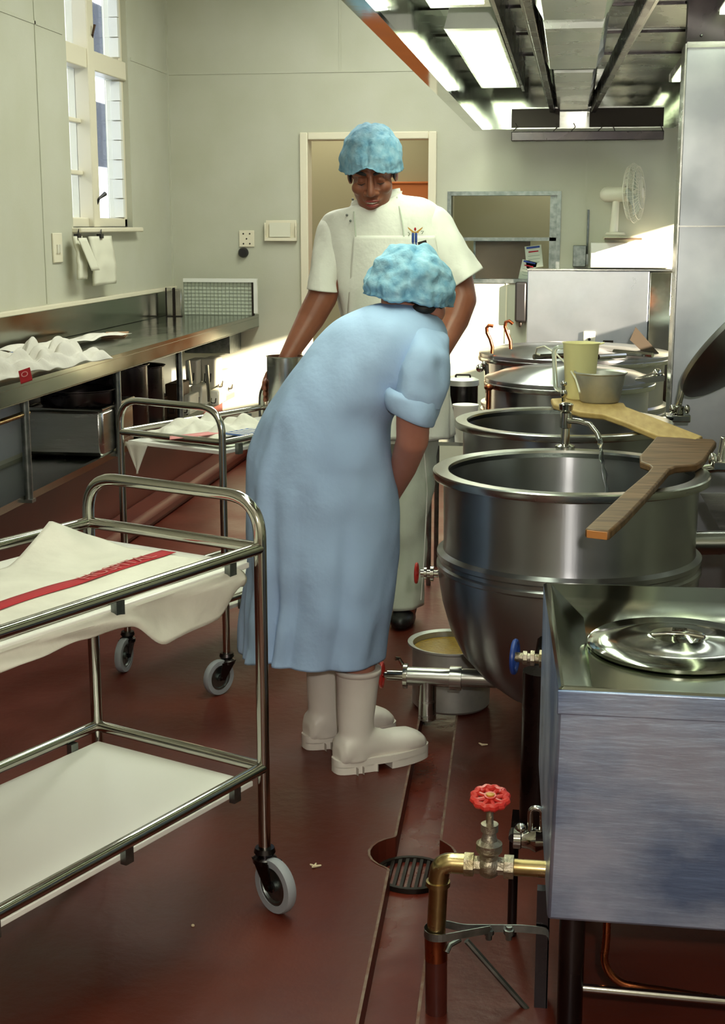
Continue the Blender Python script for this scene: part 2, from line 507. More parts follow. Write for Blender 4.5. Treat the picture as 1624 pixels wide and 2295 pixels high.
# sheets with text blocks hung in the hatch
def sheet(px, w, label, tilt):
    c = aY(*px, YB + .05)
    t_ = MB(); ax = V((math.cos(tilt), 0, math.sin(tilt))); az = V((-math.sin(tilt), 0, math.cos(tilt)))
    t_.obox(c, ax * w, V((0, .0015, 0)), az * w * 1.3)
    o = obj('notice_sheet', t_, 'paper'); tag(o, label, 'paper notice', 'notices in the serving hatch')
    for i, (m_, dz, hw, hh) in enumerate((('blue', 1.1, .8, .12), ('redstripe', .6, .6, .08), ('gridline', .1, .7, .03), ('gridline', -.3, .7, .03), ('gridline', -.7, .6, .03))):
        q = MB(); q.obox(c + az * w * dz + V((0, -.0025, 0)), ax * w * hw, V((0, .0008, 0)), az * w * hh)
        obj('print_block', q, m_, o)
sheet((1196, 575), .05, 'white notice with blue heading and red lines, upper of the hatch notices', .12)
sheet((1182, 606), .045, 'white notice low in the serving hatch beside the brown board', -.2)
# sun-side window strip in the right wall
mb = MB()
mb.box((XR - .01, SWY0 - .04, SWZ0 - .04), (XR + .143, SWY1 + .04, SWZ0 + .004)); mb.box((XR - .01, SWY0 - .04, SWZ1 - .004), (XR + .143, SWY1 + .04, SWZ1 + .04))
for y in (SWY0 - .036, SWY1 - .004): mb.box((XR - .01, y, SWZ0 + .004), (XR + .143, y + .04, SWZ1 - .004))
struct('window_3', mb, 'white_paint', bevel=.003)
# left sash window
mb = MB()
fx0, fx1 = XL - .12, XL - .03
mb.box((fx0, wy0, wz0), (fx1, wy0 + .05, wz1)); mb.box((fx0, wy1 - .05, wz0), (fx1, wy1, wz1))
mb.box((fx0, wy0, wz0), (fx1, wy1, wz0 + .05)); mb.box((fx0, wy0, 2.24), (fx1 + .02, wy1, 2.34)); mb.box((fx0, wy0, wz1 - .05), (fx1, wy1, wz1))
mc = 7.13
mb.box((fx0 - .0, mc - .05, wz0), (XL - .0, mc + .05, wz1))
for z in (1.72, 1.98): mb.box((fx0 + .03, wy0 + .05, z - .012), (fx1 - .02, mc - .05, z + .012))
w1 = struct('window_1', mb, 'cream', bevel=.006)
gl = MB()
gl.box((fx0 + .04, wy0 + .05, wz0 + .05), (fx0 + .044, mc - .05, 2.24)); gl.box((fx0 + .04, mc + .05, wz0 + .05), (fx0 + .044, wy1 - .05, 2.24))
gl.box((fx0 + .04, wy0 + .05, 2.34), (fx0 + .044, wy1 - .05, wz1 - .05))
obj('pane', gl, 'glass', w1)
mb = MB(); mb.box((XL - .14, wy0 - .02, wz0 - .025), (XL + .05, wy1 + .04, wz0)); obj('window_sill', mb, 'cream', w1, bevel=.006)
# weathered sash edge with putty steps, and the catches
mb = MB()
for i in range(7):
    z = 1.50 + i * .105
    mb.box((fx0 + .045, wy1 - .085 - .006 * (i % 2), z), (fx1 + .006, wy1 - .05, z + .1))
for i in range(5):
    z = 2.36 + i * .105
    mb.box((fx0 + .045, wy1 - .08 - .006 * (i % 2), z), (fx1 + .006, wy1 - .05, z + .1))
obj('sash_edge', mb, 'white_paint', w1)
mb = MB(); mb.tube([aX(212, 470, XL - .02), aX(222, 445, XL + .01), aX(236, 434, XL + .03)], [.006, .007, .012], 8)
obj('window_catch', mb, 'black', w1)
mb = MB(); mb.tube([aX(205, 95, XL - .02), aX(208, 75, XL + .01), aX(212, 55, XL + .02)], [.006, .005, .007], 8)
obj('window_catch', mb, 'tin_brown', w1)
# outside: pale neighbouring wall with dark panes
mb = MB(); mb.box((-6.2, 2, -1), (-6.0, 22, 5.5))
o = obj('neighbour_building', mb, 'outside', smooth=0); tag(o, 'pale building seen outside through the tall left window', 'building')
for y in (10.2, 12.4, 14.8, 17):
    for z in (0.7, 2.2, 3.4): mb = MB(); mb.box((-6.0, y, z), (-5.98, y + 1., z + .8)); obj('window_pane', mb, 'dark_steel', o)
# red plinth and kerb under the bench
mb = MB(); mb.box((XL, YF, 0), (-2.14, YB, .40)); struct('baseboard_left', mb, 'plinth', bevel=.02)
mb = MB(); mb.box((-2.14, YF, 0), (-1.98, YB, .085)); struct('trim_6', mb, 'plinth', bevel=.03)
mb = MB(); mb.box((-1.98, YB - .03, 0), (DL - .045, YB, .12)); struct('baseboard_back', mb, 'gutter', bevel=.01)
mb = MB(); mb.box((XL, YF, .44), (XL + .008, YB - .01, .83)); struct('trim_7', mb, 'tile')

# stainless partition facing the camera
PX = aY(1524, 500, 5.3).x - .005
mb = MB(); mb.box((PX, 5.30, 0), (XR, 5.44, 2.085))
pt = struct('wall_partition', mb, 'panel', bevel=.003)
mb = MB(); mb.box((PX - .004, 5.293, 1.448), (XR, 5.2995, 1.453)); mb.box((PX, 5.285, 2.075), (XR, 5.30, 2.095)); mb.box((PX - .006, 5.29, 0), (PX, 5.46, 2.09))
obj('sheet_joint', mb, 'steel', pt)
mb = MB(); mb.box((PX, 5.32, 2.085), (XR, 5.40, 3.2)); o = obj('upper_sheet', mb, 'dark_steel', pt)
mb = MB()
for i in range(4): mb.ell((PX + .05 + i * .1, 5.315, 2.12), (.005, .004, .005), nu=8, nv=6)
obj('rivets', mb, 'galv', pt)

# ================================================================ EXTRACTION HOOD
HX0, HX1, HY0, HY1, HZ = -.545, .585, 1.8, 8.12, 1.992
hd = thing('extraction_hood', (.02, 5, HZ), 'long stainless steel extraction hood hanging over the row of kettles', 'extraction hood')
mb = MB()
mb.box((HX0 - .012, HY0, HZ), (HX0, HY1, 2.62)); mb.box((HX0 - .012, HY1, HZ), (HX1 + .012, HY1 + .012, 2.62))
mb.box((HX0 - .012, HY0 - .012, HZ), (HX1 + .012, HY0, 2.62))
obj('skirt', mb, 'mirror', hd)
mb = MB(); mb.box((HX1, HY0, HZ), (HX1 + .012, HY1, 2.62)); obj('skirt', mb, 'mirror', hd)
mb = MB()
mb.box((HX0 - .012, HY0, HZ - .012), (HX0 + .045, HY1, HZ)); mb.box((HX0 + .045, HY1 - .04, HZ - .008), (HX1, HY1, HZ)); mb.box((HX1 - .03, HY0, HZ - .008), (HX1 + .012, HY1 - .04, HZ))
obj('drip_channel', mb, 'mirror', hd)
# roof of the recess in lapped sheets
mb = MB()
for i in range(8):
    y0 = HY0 + i * .79
    mb.box((HX0, y0, 2.30 + .006 * (i % 2)), (HX1, y0 + .79, 2.33))
obj('recess_sheets', mb, 'hood', hd)
for i in range(1, 8):
    mb = MB(); mb.box((HX0, HY0 + i * .79 - .006, 2.290), (HX1, HY0 + i * .79 + .006, 2.302)); obj('sheet_seam', mb, 'dark_steel', hd)
# black gap beside the lamps
mb = MB(); mb.box((-.275, HY0, 2.16), (-.262, HY1 - .35, 2.30)); obj('lamp_divider', mb, 'dark_steel', hd)
# filter bank: troughs under the middle
for i, (y0, y1) in enumerate(((6.15, 8.05), (4.80, 6.0), (3.5, 4.6))):
    mb = MB(); zz = 2.085
    xa, xb = (-.085, .075) if i == 0 else (-.10, .085)
    w = .05
    rs = []
    for y, hh in ((y0, .12), (y1, .05)):
        rs.append([V((xa - w * .6, y, zz + hh)), V((xa, y, zz)), V((xb, y, zz)), V((xb + w * .6, y, zz + hh))])
    mb.rings(rs)
    obj('filter_trough', mb, 'hood', hd, solid=.002, smooth=0)
    mb = MB(); mb.tube(rounded([(xa + .02, y0 - .01, zz + .11), (xa + .02, y0 - .02, zz + .17), (xb - .02, y0 - .02, zz + .17), (xb - .02, y0 - .01, zz + .11)], .03), .004, 8)
    obj('trough_handle', mb, 'chrome', hd)
# slanting filter rails
def rail(x0, y0, x1, y1, z0, z1, w, h, m_):
    q = MB(); a = V((x0, y0, z0)); c = V((x1, y1, z1)); d = (c - a).normalized(); sd = d.cross(V((0, 0, 1))).normalized(); u = sd.cross(d)
    q.obox((a + c) / 2, d * (c - a).length / 2, sd * w, u * h)
    return obj('filter_rail', q, m_, hd, bevel=.003)
rail(-.115, 8.05, -.17, 3.0, 2.10, 2.20, .014, .035, 'dark_steel')
rail(.105, 8.05, .30, 3.0, 2.10, 2.24, .014, .04, 'dark_steel')
rail(.125, 8.0, .36, 3.0, 2.15, 2.29, .03, .004, 'steel')
rail(-.14, 8.0, -.21, 3.0, 2.14, 2.26, .014, .004, 'galv')
# rear cross trough and dark slots
a = aY(1146, 245, 8.0); b_ = aY(1486, 284, 8.0)
mb = MB(); mb.box((a.x, 8.00, b_.z), (.045 - .12, 8.02, a.z)); mb.box((.09, 8.00, b_.z), (b_.x, 8.02, a.z)); obj('filter_slot', mb, 'dark', hd)
mb = MB(); mb.box((a.x, 7.98, a.z), (b_.x, 8.0, a.z + .008)); mb.box((a.x, 7.98, b_.z - .006), (b_.x, 8.0, b_.z)); obj('slot_frame', mb, 'steel', hd)
a = aY(1146, 296, 8.0); b_ = aY(1486, 314, 8.0)
mb = MB(); mb.box((a.x, 7.97, b_.z), (b_.x, 8.06, a.z)); obj('drip_tray', mb, 'dark_steel', hd, bevel=.004)
for px in (1155, 1245, 1285, 1345, 1370, 1478):
    mb = MB(); p = aY(px, 276, 7.96); mb.tube([p, p + V((.01, 0, -.02)), p + V((-.012 if px % 2 else .02, 0, -.042))], .0028, 6); obj('wire_clip', mb, 'dark', hd)
# narrow lamp strip along the wall side of the hood
t = thing('hood_lamp', (.52, 5, 2.2), 'narrow glowing lamp strip along the right side inside the hood', 'lamp', 'fluorescent lamp panels under the hood')
mb = MB(); mb.box((.505, 2.3, 2.19), (.545, 7.7, 2.20)); obj('diffuser', mb, 'tube_glow', t)
mb = MB(); mb.box((.495, 2.2, 2.20), (.555, 7.8, 2.24)); obj('housing', mb, 'hood', t, bevel=.003)
light('AREA', 'hood_strip_light', (.525, 5.0, 2.185), 14, (.93, 1, .86), (-.35, 0, -1), shape='RECTANGLE', size=.05, size_y=5.2)
# lamps
for i, (y0, y1) in enumerate(((5.55, 7.6), (2.3, 4.8))):
    t = thing('hood_lamp', (-.40, (y0 + y1) / 2, 2.16), ('glowing fluorescent lamp panel under the hood nearest the back wall', 'glowing fluorescent lamp panel under the hood nearest the camera')[i], 'lamp', 'fluorescent lamp panels under the hood')
    mb = MB(); mb.box((-.475, y0, 2.165), (-.30, y1, 2.175)); obj('diffuser', mb, 'tube_glow', t, bevel=.003)
    mb = MB(); mb.rings([[V((-.49, y, 2.175)), V((-.285, y, 2.175)), V((-.32, y, 2.29)), V((-.46, y, 2.29))] for y in (y0 - .12, y1 + .12)]); obj('housing', mb, 'hood', t, smooth=0)
    light('AREA', 'hood_lamp_light', (-.388, (y0 + y1) / 2, 2.155), 20, (.88, 1, .78), (0, 0, -1), shape='RECTANGLE', size=.16, size_y=y1 - y0)
# ================================================================ BENCH ALONG THE LEFT WALL
BX = -1.90
bt = thing('long_bench', (-2.17, 5, .40), 'long stainless steel bench with upstand along the left wall', 'bench')
mb = MB(); mb.box((XL + .001, YF + .5, .895), (BX, YB - .002, .915)); mb.box((BX - .003, YF + .5, .8425), (BX - .0002, YB - .003, .8965)); mb.box((BX - .02, YF + .5, .838), (BX, YB - .002, .842))
obj('worktop', mb, 'bench', bt, bevel=.004)
mb = MB(); mb.box((XL + .001, YF + .5, .915), (XL + .014, YB - .002, 1.062)); obj('upstand', mb, 'bench', bt, bevel=.003)
mb = MB(); mb.box((XL + .001, YF + .5, .401), (-2.06, YB - .04, .418)); mb.box((-2.075, YF + .5, .401), (-2.055, YB - .04, .43)); obj('undershelf', mb, 'bench', bt)
for (px, yy) in ((65, 1115), (268, 1012), (405, 945)):
    p = aX(px, yy, -2.045)
    mb = MB(); mb.tube([(p.x, p.y, .41), (p.x, p.y, .895)], .017, 12); mb.box((p.x - .05, p.y - .02, .402), (p.x + .02, p.y + .02, .415)); obj('leg', mb, 'galv', bt)
p = aX(65, 925, -2.045)
mb = MB(); mb.tube([(-2.05, 2.6, p.z), (-2.05, p.y, p.z)], .011, 10); obj('towel_rail', mb, 'brass', bt)
# grid chart and steel posts at the bench end
a = aY(411, 632, 8.35); b_ = aY(566, 714, 8.35)
gc = thing('grid_rack', ((a.x + b_.x) / 2, 8.35, .916), 'white wire grid panel standing at the far end of the steel bench', 'wire grid')
mb = MB(); mb.box((a.x, 8.36, .916), (b_.x, 8.364, a.z)); obj('back_sheet', mb, 'grid', gc)
mb = MB()
n = 18
for i in range(n + 1):
    x = a.x + (b_.x - a.x) * i / n; mb.box((x - .0014, 8.352, .916), (x + .0014, 8.357, a.z))
for i in range(10):
    z = .92 + (a.z - .92) * i / 9; mb.box((a.x, 8.352, z - .0014), (b_.x, 8.357, z + .0014))
obj('grid_wires', mb, 'gridline', gc)
mb = MB(); mb.box((a.x, 8.34, a.z), (b_.x + .03, 8.37, a.z + .022)); mb.box((b_.x + .01, 8.34, .93), (b_.x + .03, 8.37, a.z)); obj('frame', mb, 'white_paint', gc)
mb = MB(); mb.prism([(b_.x - .002, 8.345, .915), (b_.x + .012, 8.345, .915), (b_.x + .006, 8.345, a.z), (b_.x - .004, 8.345, a.z)], (0, .012, 0)); obj('end_post', mb, 'dark', gc)
a = aY(372, 645, 8.2); b_ = aY(390, 712, 8.2)
st = thing('steel_divider', (a.x + .05, 8.2, .916), 'pair of folded bright steel dividers upright on the bench by the corner', 'divider')
for dx in (0, .052):
    mb = MB(); mb.box((a.x + dx, 8.2, .916), (a.x + dx + .04, 8.215, a.z - dx * .1)); obj('steel_fold', mb, 'chrome', st, bevel=.004)
mb = MB(); mb.box((a.x + .041, 8.19, .916), (a.x + .051, 8.22, a.z)); mb.box((a.x - .006, 8.2, .916), (a.x, 8.215, a.z)); mb.box((a.x, 8.18, .916), (a.x + .1, 8.2, .92)); obj('dark_joint', mb, 'dark', st)


# crumpled and folded cloths
def crumple(name, c, u, v, h, m_, seed, label, group, nu=36, nv=18, folds=3, base=.004, edge=.25, org=None):
    """a heaped cloth: c centre, u/v half extents as vectors"""
    c, u, v = V(c), V(u), V(v)

    def fn(s, t):
        a_, b2 = s * 2 - 1, t * 2 - 1
        wob = noise.noise(V((a_ * 2 + seed, b2 * 2, 1))) * .14
        p = c + u * (a_ * (1 + wob)) + v * (b2 * (1 + noise.noise(V((a_ * 2.4, b2 * 1.3 + seed, 5))) * .3))
        e = max(0, 1 - max(abs(a_), abs(b2)) ** 4)
        z = abs(noise.noise(V((a_ * folds + seed, b2 * folds * .7, 2)))) * 1.3 + .35 * noise.noise(V((a_ * folds * 2.6, b2 * folds * 2.2, seed))) + .35
        p.z += base + h * max(0.03, z) * (edge + (1 - edge) * e)
        return p
    mb_ = MB().grid(fn, nu, nv)
    o_ = obj(name, mb_, m_, smooth=80, solid=.003, sub=1)
    return tag(o_, label, 'towel', group)


p0 = aZ(95, 850, .916)
t1 = crumple('dish_towel', (BX - .045, 4.88, .916), (.06, .50, 0), (-.085, .03, 0), .11, 'towel', 3.1, 'crumpled white dish towel with red tab at the near edge of the bench', 'dish towels', folds=2.6)
mb = MB()
q0 = aZ(57, 842, .985)
mb.obox(q0, V((.017, .006, .006)), V((-.008, .012, .018)), V((0, -.003, .003)) * .5); rt_ = obj('red_tab', mb, 'redstripe', t1)
text_mesh('printed_letter', 'O', 'pink', rt_, q0 + V((.0, -.006, .0045)), (.9, .25, .3), (.1, -.75, .7), .03)
crumple('dish_towel', (-2.26, 6.1, .916), (.05, .56, 0), (-.07, .0, 0), .03, 'towel', 8.7, 'flat folded white dish towel lying at the back of the bench', 'dish towels', folds=1.6, edge=.7)
mb = MB()
for i in range(5): mb.box((-2.32 + i * .03, 5.56 + .012 * (i % 2), .918), (-2.30 + i * .03, 5.62, .932 + .006 * (i % 3)))
tag(obj('blue_towel_border', mb, 'bluetrim', bevel=.004), 'blue bordered end of the folded towel on the back of the bench', 'towel border')
mb = MB(); mb.obox((-2.24, 6.72, .919), (.05, .03, 0), (-.04, .16, 0), (0, 0, .0025)); tag(obj('envelope', mb, 'paper2'), 'orange brown envelope beyond the folded towel on the bench', 'envelope')

# notes hanging from the sill
def pad(px0, px1, tilt, label):
    a_ = aX(*px0, XL + .06); c_ = aX(*px1, XL + .06)
    mb_ = MB(); cy = (a_.y + c_.y) / 2; hw = abs(c_.y - a_.y) / 2

    def fn(s, t):
        return V((XL + .045 + .02 * math.sin(t * 2.2) + .01 * noise.noise(V((s * 3, t * 4, tilt * 7))), cy + (s * 2 - 1) * hw + tilt * t * .16, a_.z + (c_.z - a_.z) * t))
    mb_.grid(fn, 8, 14)
    o_ = obj('paper_pad', mb_, 'paper', solid=.014); tag(o_, label, 'papers', 'papers hanging from the window sill')
    q = MB(); q.box((XL + .035, cy - .02, a_.z - .01), (XL + .06, cy + .02, a_.z + .012)); q.tube([(XL + .05, cy - .012, a_.z + .01), (XL + .055, cy, a_.z + .035), (XL + .05, cy + .012, a_.z + .01)], .002, 6)
    obj('bulldog_clip', q, 'black', o_)
pad((170, 530), (192, 625), .0, 'dog-eared papers clipped under the sill, the pad nearer the camera')
pad((205, 530), (257, 635), .0, 'long clear-sleeved papers clipped under the sill, nearer the room corner')
mb = MB()
def fn(s, t): return V((XL + .085 + .02 * t, aX(178 + s * 8 + t * 22, 535 + t * 70, XL + .08).y + (s - .5) * .07, aX(185, 533 + t * 75, XL + .08).z))
mb.grid(fn, 6, 8); tag(obj('loose_page', mb, 'paper', solid=.002), 'loose page flopping sideways off the nearer clipped pad', 'papers')
# switch on the left wall
p = aX(126, 553, XL)
sw = thing('wall_switch', (XL, p.y, p.z - .07), 'cream wall switch plate on the left wall beside the window', 'switch')
mb = MB(); mb.box((XL, p.y - .06, p.z - .075), (XL + .01, p.y + .06, p.z + .065)); obj('switch_plate', mb, 'cream', sw, bevel=.003)
mb = MB(); mb.box((XL + .01, p.y - .025, p.z - .03), (XL + .018, p.y - .005, p.z + .01)); mb.box((XL + .01, p.y + .005, p.z - .03), (XL + .018, p.y + .025, p.z + .01)); obj('rocker', mb, 'white_plastic', sw)
# socket, black knob and tray on the back wall
p = aY(553, 535, YB)
so = thing('wall_socket', (p.x, YB, p.z - .05), 'square cream plate with five screws on the back wall above the black knob', 'wall plate')
mb = MB(); mb.box((p.x - .048, YB - .008, p.z - .05), (p.x + .048, YB, p.z + .05)); obj('plate', mb, 'cream', so, bevel=.003)
for dx, dz in ((-.02, .03), (.02, .03), (0, 0), (-.02, -.03), (.02, -.03)): mb = MB(); mb.ell((p.x + dx, YB - .009, p.z + dz), (.005, .003, .005), nu=8, nv=6); obj('screw', mb, 'dark', so)
p = aY(546, 566, YB)
mb = MB(); mb.lathe([(.0, 0), (.031, 0), (.031, .02), (.022, .035), (.0, .036)], (p.x, YB, p.z), (0, -1, 0), 28); tag(obj('door_stop', mb, 'black'), 'round black door stop on the back wall below the square plate', 'door stop')
p = aY(630, 516, YB)
tr = thing('paper_holder', (p.x, YB, p.z - .07), 'cream paper tray fixed on the back wall beside the door frame', 'paper holder')
mb = MB(); mb.box((p.x - .095, YB - .03, p.z - .065), (p.x + .095, YB, p.z - .045)); mb.box((p.x - .095, YB - .004, p.z - .06), (p.x + .095, YB, p.z + .06)); mb.box((p.x - .1, YB - .03, p.z - .065), (p.x - .092, YB, p.z + .045)); mb.box((p.x + .092, YB - .03, p.z - .065), (p.x + .1, YB, p.z + .045)); obj('holder_body', mb, 'cream', tr, bevel=.002)
mb = MB(); mb.box((p.x - .07, YB - .02, p.z - .04), (p.x + .06, YB - .012, p.z + .045)); obj('paper_stack', mb, 'paper', tr)

# things on the undershelf
a = aZ(48, 1003, .43); b_ = aZ(232, 1008, .43)
rb_ = thing('roasting_tin', (-2.25, 6.0, .43), 'large square steel tin on the undershelf behind the bench leg', 'roasting tin')
mb = MB(); mb.box((-2.43, 5.95, .425), (-2.06, 6.42, .64)); obj('tin_body', mb, 'steel', rb_, bevel=.02)
mb = MB(); mb.tube([(-2.43, 5.95, .64), (-2.06, 5.95, .64), (-2.06, 6.42, .64), (-2.43, 6.42, .64)], .008, 8, close=True); obj('rolled_rim', mb, 'steel', rb_)
def sauce(px, py, z, r, h, m_, label, Y=None):
    c = aZ(px, py, z)
    if Y: c.y = Y
    c.x = max(c.x, XL + r + .03)
    t_ = thing('stock_pan', (c.x, c.y, z), label, 'pan', 'pans under the bench')
    mb_ = MB(); mb_.lathe([(0, 0), (r * .96, 0), (r, .012), (r, h), (r + .012, h + .004), (r + .012, h), (r - .003, h - .006), (r - .003, .006), (0, .005)], c, cap=False, seg=36); obj('pan_body', mb_, m_, t_)
    mb_ = MB(); mb_.tube([c + V((.02, -r, h * .75)), c + V((.02, -r - .04, h * .75)), c + V((-.05, -r - .04, h * .75)), c + V((-.05, -r, h * .75))], .005, 8); obj('pan_handle', mb_, m_, t_)
sauce(175, 905, .645, .17, .07, 'dark_steel', 'dark wide pan with a bright rim on top of the square tin')
sauce(300, 905, .43, .17, .34, 'dark_steel', 'tall dark pan under the bench behind the second leg', 6.70)
sauce(350, 905, .43, .16, .30, 'dark_steel', 'dark pan furthest along the undershelf before the tins', 7.05)
# tins with handles stacked under the far end of the bench
def tin(px, py, Y, hx, hz, hy, m_, label, ori=0, tilt=.12):
    c = aY(px, py, Y)
    t_ = thing('bread_tin', (c.x, Y, c.z - hz), label, 'tin', 'tins stacked under the far end of the bench')
    mb_ = MB(); dx = hx * .12
    mb_.rings([[V((c.x - hx + k_, Y - hy, c.z - hz)), V((c.x + hx - k_, Y - hy, c.z - hz)), V((c.x + hx, Y - hy, c.z + hz)), V((c.x - hx, Y - hy, c.z + hz))] if j == 0 else
               [V((c.x - hx + k_, Y + hy, c.z - hz + tilt * hz)), V((c.x + hx - k_, Y + hy, c.z - hz + tilt * hz)), V((c.x + hx, Y + hy, c.z + hz)), V((c.x - hx, Y + hy, c.z + hz))] for j in (0, 1) for k_ in (dx,)])
    obj('tin_body', mb_, m_, t_, bevel=.008)
    mb_ = MB(); q_ = 'dark'
    mb_.tube(rounded([(c.x - hx * .45, Y - hy, c.z), (c.x - hx * .45, Y - hy - .012, c.z - hz * .6), (c.x + hx * .45, Y - hy - .012, c.z - hz * .6), (c.x + hx * .45, Y - hy, c.z)], .01), .0032, 6)
    obj('tin_handle', mb_, q_, t_)
tin(438, 832, 7.9, .036, .072, .10, 'white_plastic', 'pale tin with ladder handle at the left of the upper row of tins')
tin(475, 833, 8.0, .040, .085, .10, 'white_plastic', 'pale tin behind a bright steel edge in the upper row of tins')
tin(502, 850, 8.15, .026, .060, .08, 'white_plastic', 'pale tin in the middle of the upper row, right of the tall tin')
tin(524, 858, 8.3, .024, .045, .08, 'white_plastic', 'small pale tin at the right end of the upper row')
tin(450, 885, 7.85, .034, .066, .10, 'white_plastic', 'pale tin low under the bright steel edge')
tin(488, 888, 8.0, .030, .045, .10, 'white_plastic', 'pale tin under the middle of the tin stack')
tin(425, 905, 7.6, .03, .06, .1, 'white_plastic', 'pale ribbed tin beside the tall brown tin')
tin(398, 895, 7.5, .038, .10, .12, 'tin_brown', 'tall brown tin in front of the pale tins')
tin(360, 915, 7.35, .036, .07, .12, 'tin_brown', 'short brown tin left of the tall brown tin')
mb = MB()
for px, y0, y1 in ((421, 808, 860), (463, 818, 900)):
    p = aY(px, y0, 7.78); q = aY(px + 6, y1, 7.78); mb.tube([p, q], .012, 8)
tag(obj('steel_upright', mb, 'chrome'), 'two bright steel edges standing between the stacked pale tins', 'steel upright')
a = aY(476, 738, 8.35); b_ = aY(528, 788, 8.35)
mb = MB(); mb.box((-2.3, 8.2, b_.z), (b_.x, YB - .002, .838)); tag(obj('junction_box', mb, 'galv', bevel=.003), 'grey metal box on the back wall under the bench end', 'box')


# ================================================================ TROLLEYS
def trolley(label, A, d, L, w, Wd, hz, rz, lz, r, ch, wheel_yaw, group=None):
    """A: near-right corner (x,y); d: unit length direction, w: unit width direction"""
    A, d, w = V((A[0], A[1], 0)), V(d).normalized(), V(w).normalized()
    P = lambda u, v, z: A + d * u + w * v + V((0, 0, z))
    c = P(L / 2, Wd / 2, 0)
    t = thing('trolley', c, label, 'trolley')
    for u in (0, L):
        mb_ = MB(); mb_.tube(rounded([P(u, 0, ch), P(u, 0, hz), P(u, Wd, hz), P(u, Wd, ch)], .085, 10), r, 16); obj('end_frame', mb_, 'chrome', t)
    for z in (rz, lz):
        for v in (0, Wd):
            mb_ = MB(); mb_.tube([P(0, v, z), P(L, v, z)], r * .95, 14); obj('side_rail', mb_, 'chrome', t)
        for u in (0, L):
            mb_ = MB(); mb_.tube([P(u, 0, z), P(u, Wd, z)], r * .95, 14); obj('cross_rail', mb_, 'chrome', t)
        mb_ = MB(); q = .016; zt = z - .035
        mb_.obox(P(L / 2, Wd / 2, zt), d * (L / 2 - q), w * (Wd / 2 - q), V((0, 0, .006))); obj('shelf', mb_, 'white_board', t, bevel=.002)
        for u in (.09, L / 2, L - .09):
            for v in (0, Wd):
                mb_ = MB(); mb_.obox(P(u, v + (.008 if v == 0 else -.008), z - .030), d * .011, w * .007, V((0, 0, .017)))
                obj('shelf_bracket', mb_, 'galv', t)
    for i, (u, v) in enumerate(((0, 0), (0, Wd), (L, 0), (L, Wd))):
        b0 = P(u, v, 0)
        wy = wheel_yaw[i]; f = V((math.cos(wy), math.sin(wy), 0)); s = V((-f.y, f.x, 0))
        wr = ch * .455
        cc = b0 + f * .036 + V((0, 0, wr))
        k_ = MB()
        k_.lathe([(0, ch + .004), (.021, ch + .004), (.024, ch - .006), (.018, ch - .014), (.026, ch - .02), (.026, ch - .03), (0, ch - .031)], b0, seg=20)
        for e in (-1, 1):
            k_.prism([b0 - f * .022 + s * e * .017 + V((0, 0, ch - .02)), b0 + f * .034 + s * e * .017 + V((0, 0, ch - .02)), cc + f * .012 + s * e * .017 - V((0, 0, .006)), cc - f * .010 + s * e * .017 - V((0, 0, .008))], s * e * .003)
        k_.tube([cc - s * .023, cc + s * .023], .006, 8)
        ca = obj('castor', k_, 'dark_steel', t)
        k_ = MB(); k_.lathe([(wr * .70, -.011), (wr * .96, -.011), (wr, -.006), (wr, .006), (wr * .96, .011), (wr * .70, .011), (wr * .70, -.011)], cc, s, 36, cap=False); obj('tyre', k_, 'grey_rubber', ca)
        k_ = MB(); k_.lathe([(0, -.010), (.012, -.010), (.012, -.004), (wr * .55, -.004), (wr * .60, -.009), (wr * .71, -.009), (wr * .71, .009), (wr * .60, .009), (wr * .55, .004), (.012, .004), (.012, .010), (0, .010)], cc, s, 28); obj('wheel_disc', k_, 'galv', ca)
    return t, P


T1A = (-.613, 2.72); T1D = V((-.403, -.915, 0)); T1W = V((-.915, .403, 0))
tr1, P1 = trolley('near chrome tube trolley with white laminate shelves and a large white towel on top', T1A, T1D, .85, T1W, .475, .905, .80, .32, .0135, .133, [math.radians(a_) for a_ in (-40, -120, 200, 100)])
T2D = V((.43, .9, 0)).normalized(); T2W = V((-.9, .43, 0)).normalized()
tr2, P2 = trolley('smaller chrome tube trolley standing behind the near trolley beside the blue dress', (-1.035, 4.09), T2D, .74, T2W, .425, .905, .80, .30, .0115, .125, [math.radians(a_) for a_ in (-124, -95, 60, 20)])

# HOSPITAL towel on the near trolley
def tw(s, t):
    """s along the length from the far end, t across from the left rail to the hanging edge"""
    u = .055 + s * .80 + .02 * noise.noise(V((s * 4, t * 5, 1)))
    if t < .74:
        q = t / .74; v = .475 - .055 - q * (.475 - .075)
        z = .772 + .004 * noise.noise(V((s * 5, q * 4, 3))) + .006 * max(0, noise.noise(V((s * 3 + 4, q * 2, 9))))
        up = max(0, 1 - q / .30) ** 1.2 * max(0, 1 - abs(s - .13) / .20) ** 1.3
        z += .062 * up; v += .02 * up; u += .05 * up * 0
        v += .035 * (1 - q) * math.exp(-((s - .5) / .35) ** 2) * -1 + .012
    elif t < .82:
        q = (t - .74) / .08; v = .075 + .012 - q * .082; z = .772 - .002 * q - .008 * q * q
        v = max(v, .004)
    else:
        q = (t - .82) / .18
        ln = .028 + .058 * (1 - smooth01(min(1, max(0, (s - .30) / .12)))) * smooth01(min(1, max(.12, s / .10))) + .012 * noise.noise(V((s * 7, 0, 7)))
        v = .0045 - .008 * math.sin(q * 3 + s * 14); z = .761 - q * ln
    return P1(u, v, z)
mb = MB().grid(tw, 90, 60)
tw1 = obj('hospital_towel', mb, 'towel', smooth=85, solid=.003); tag(tw1, 'large white towel with red HOSPITAL stripe spread over the near trolley', 'towel')
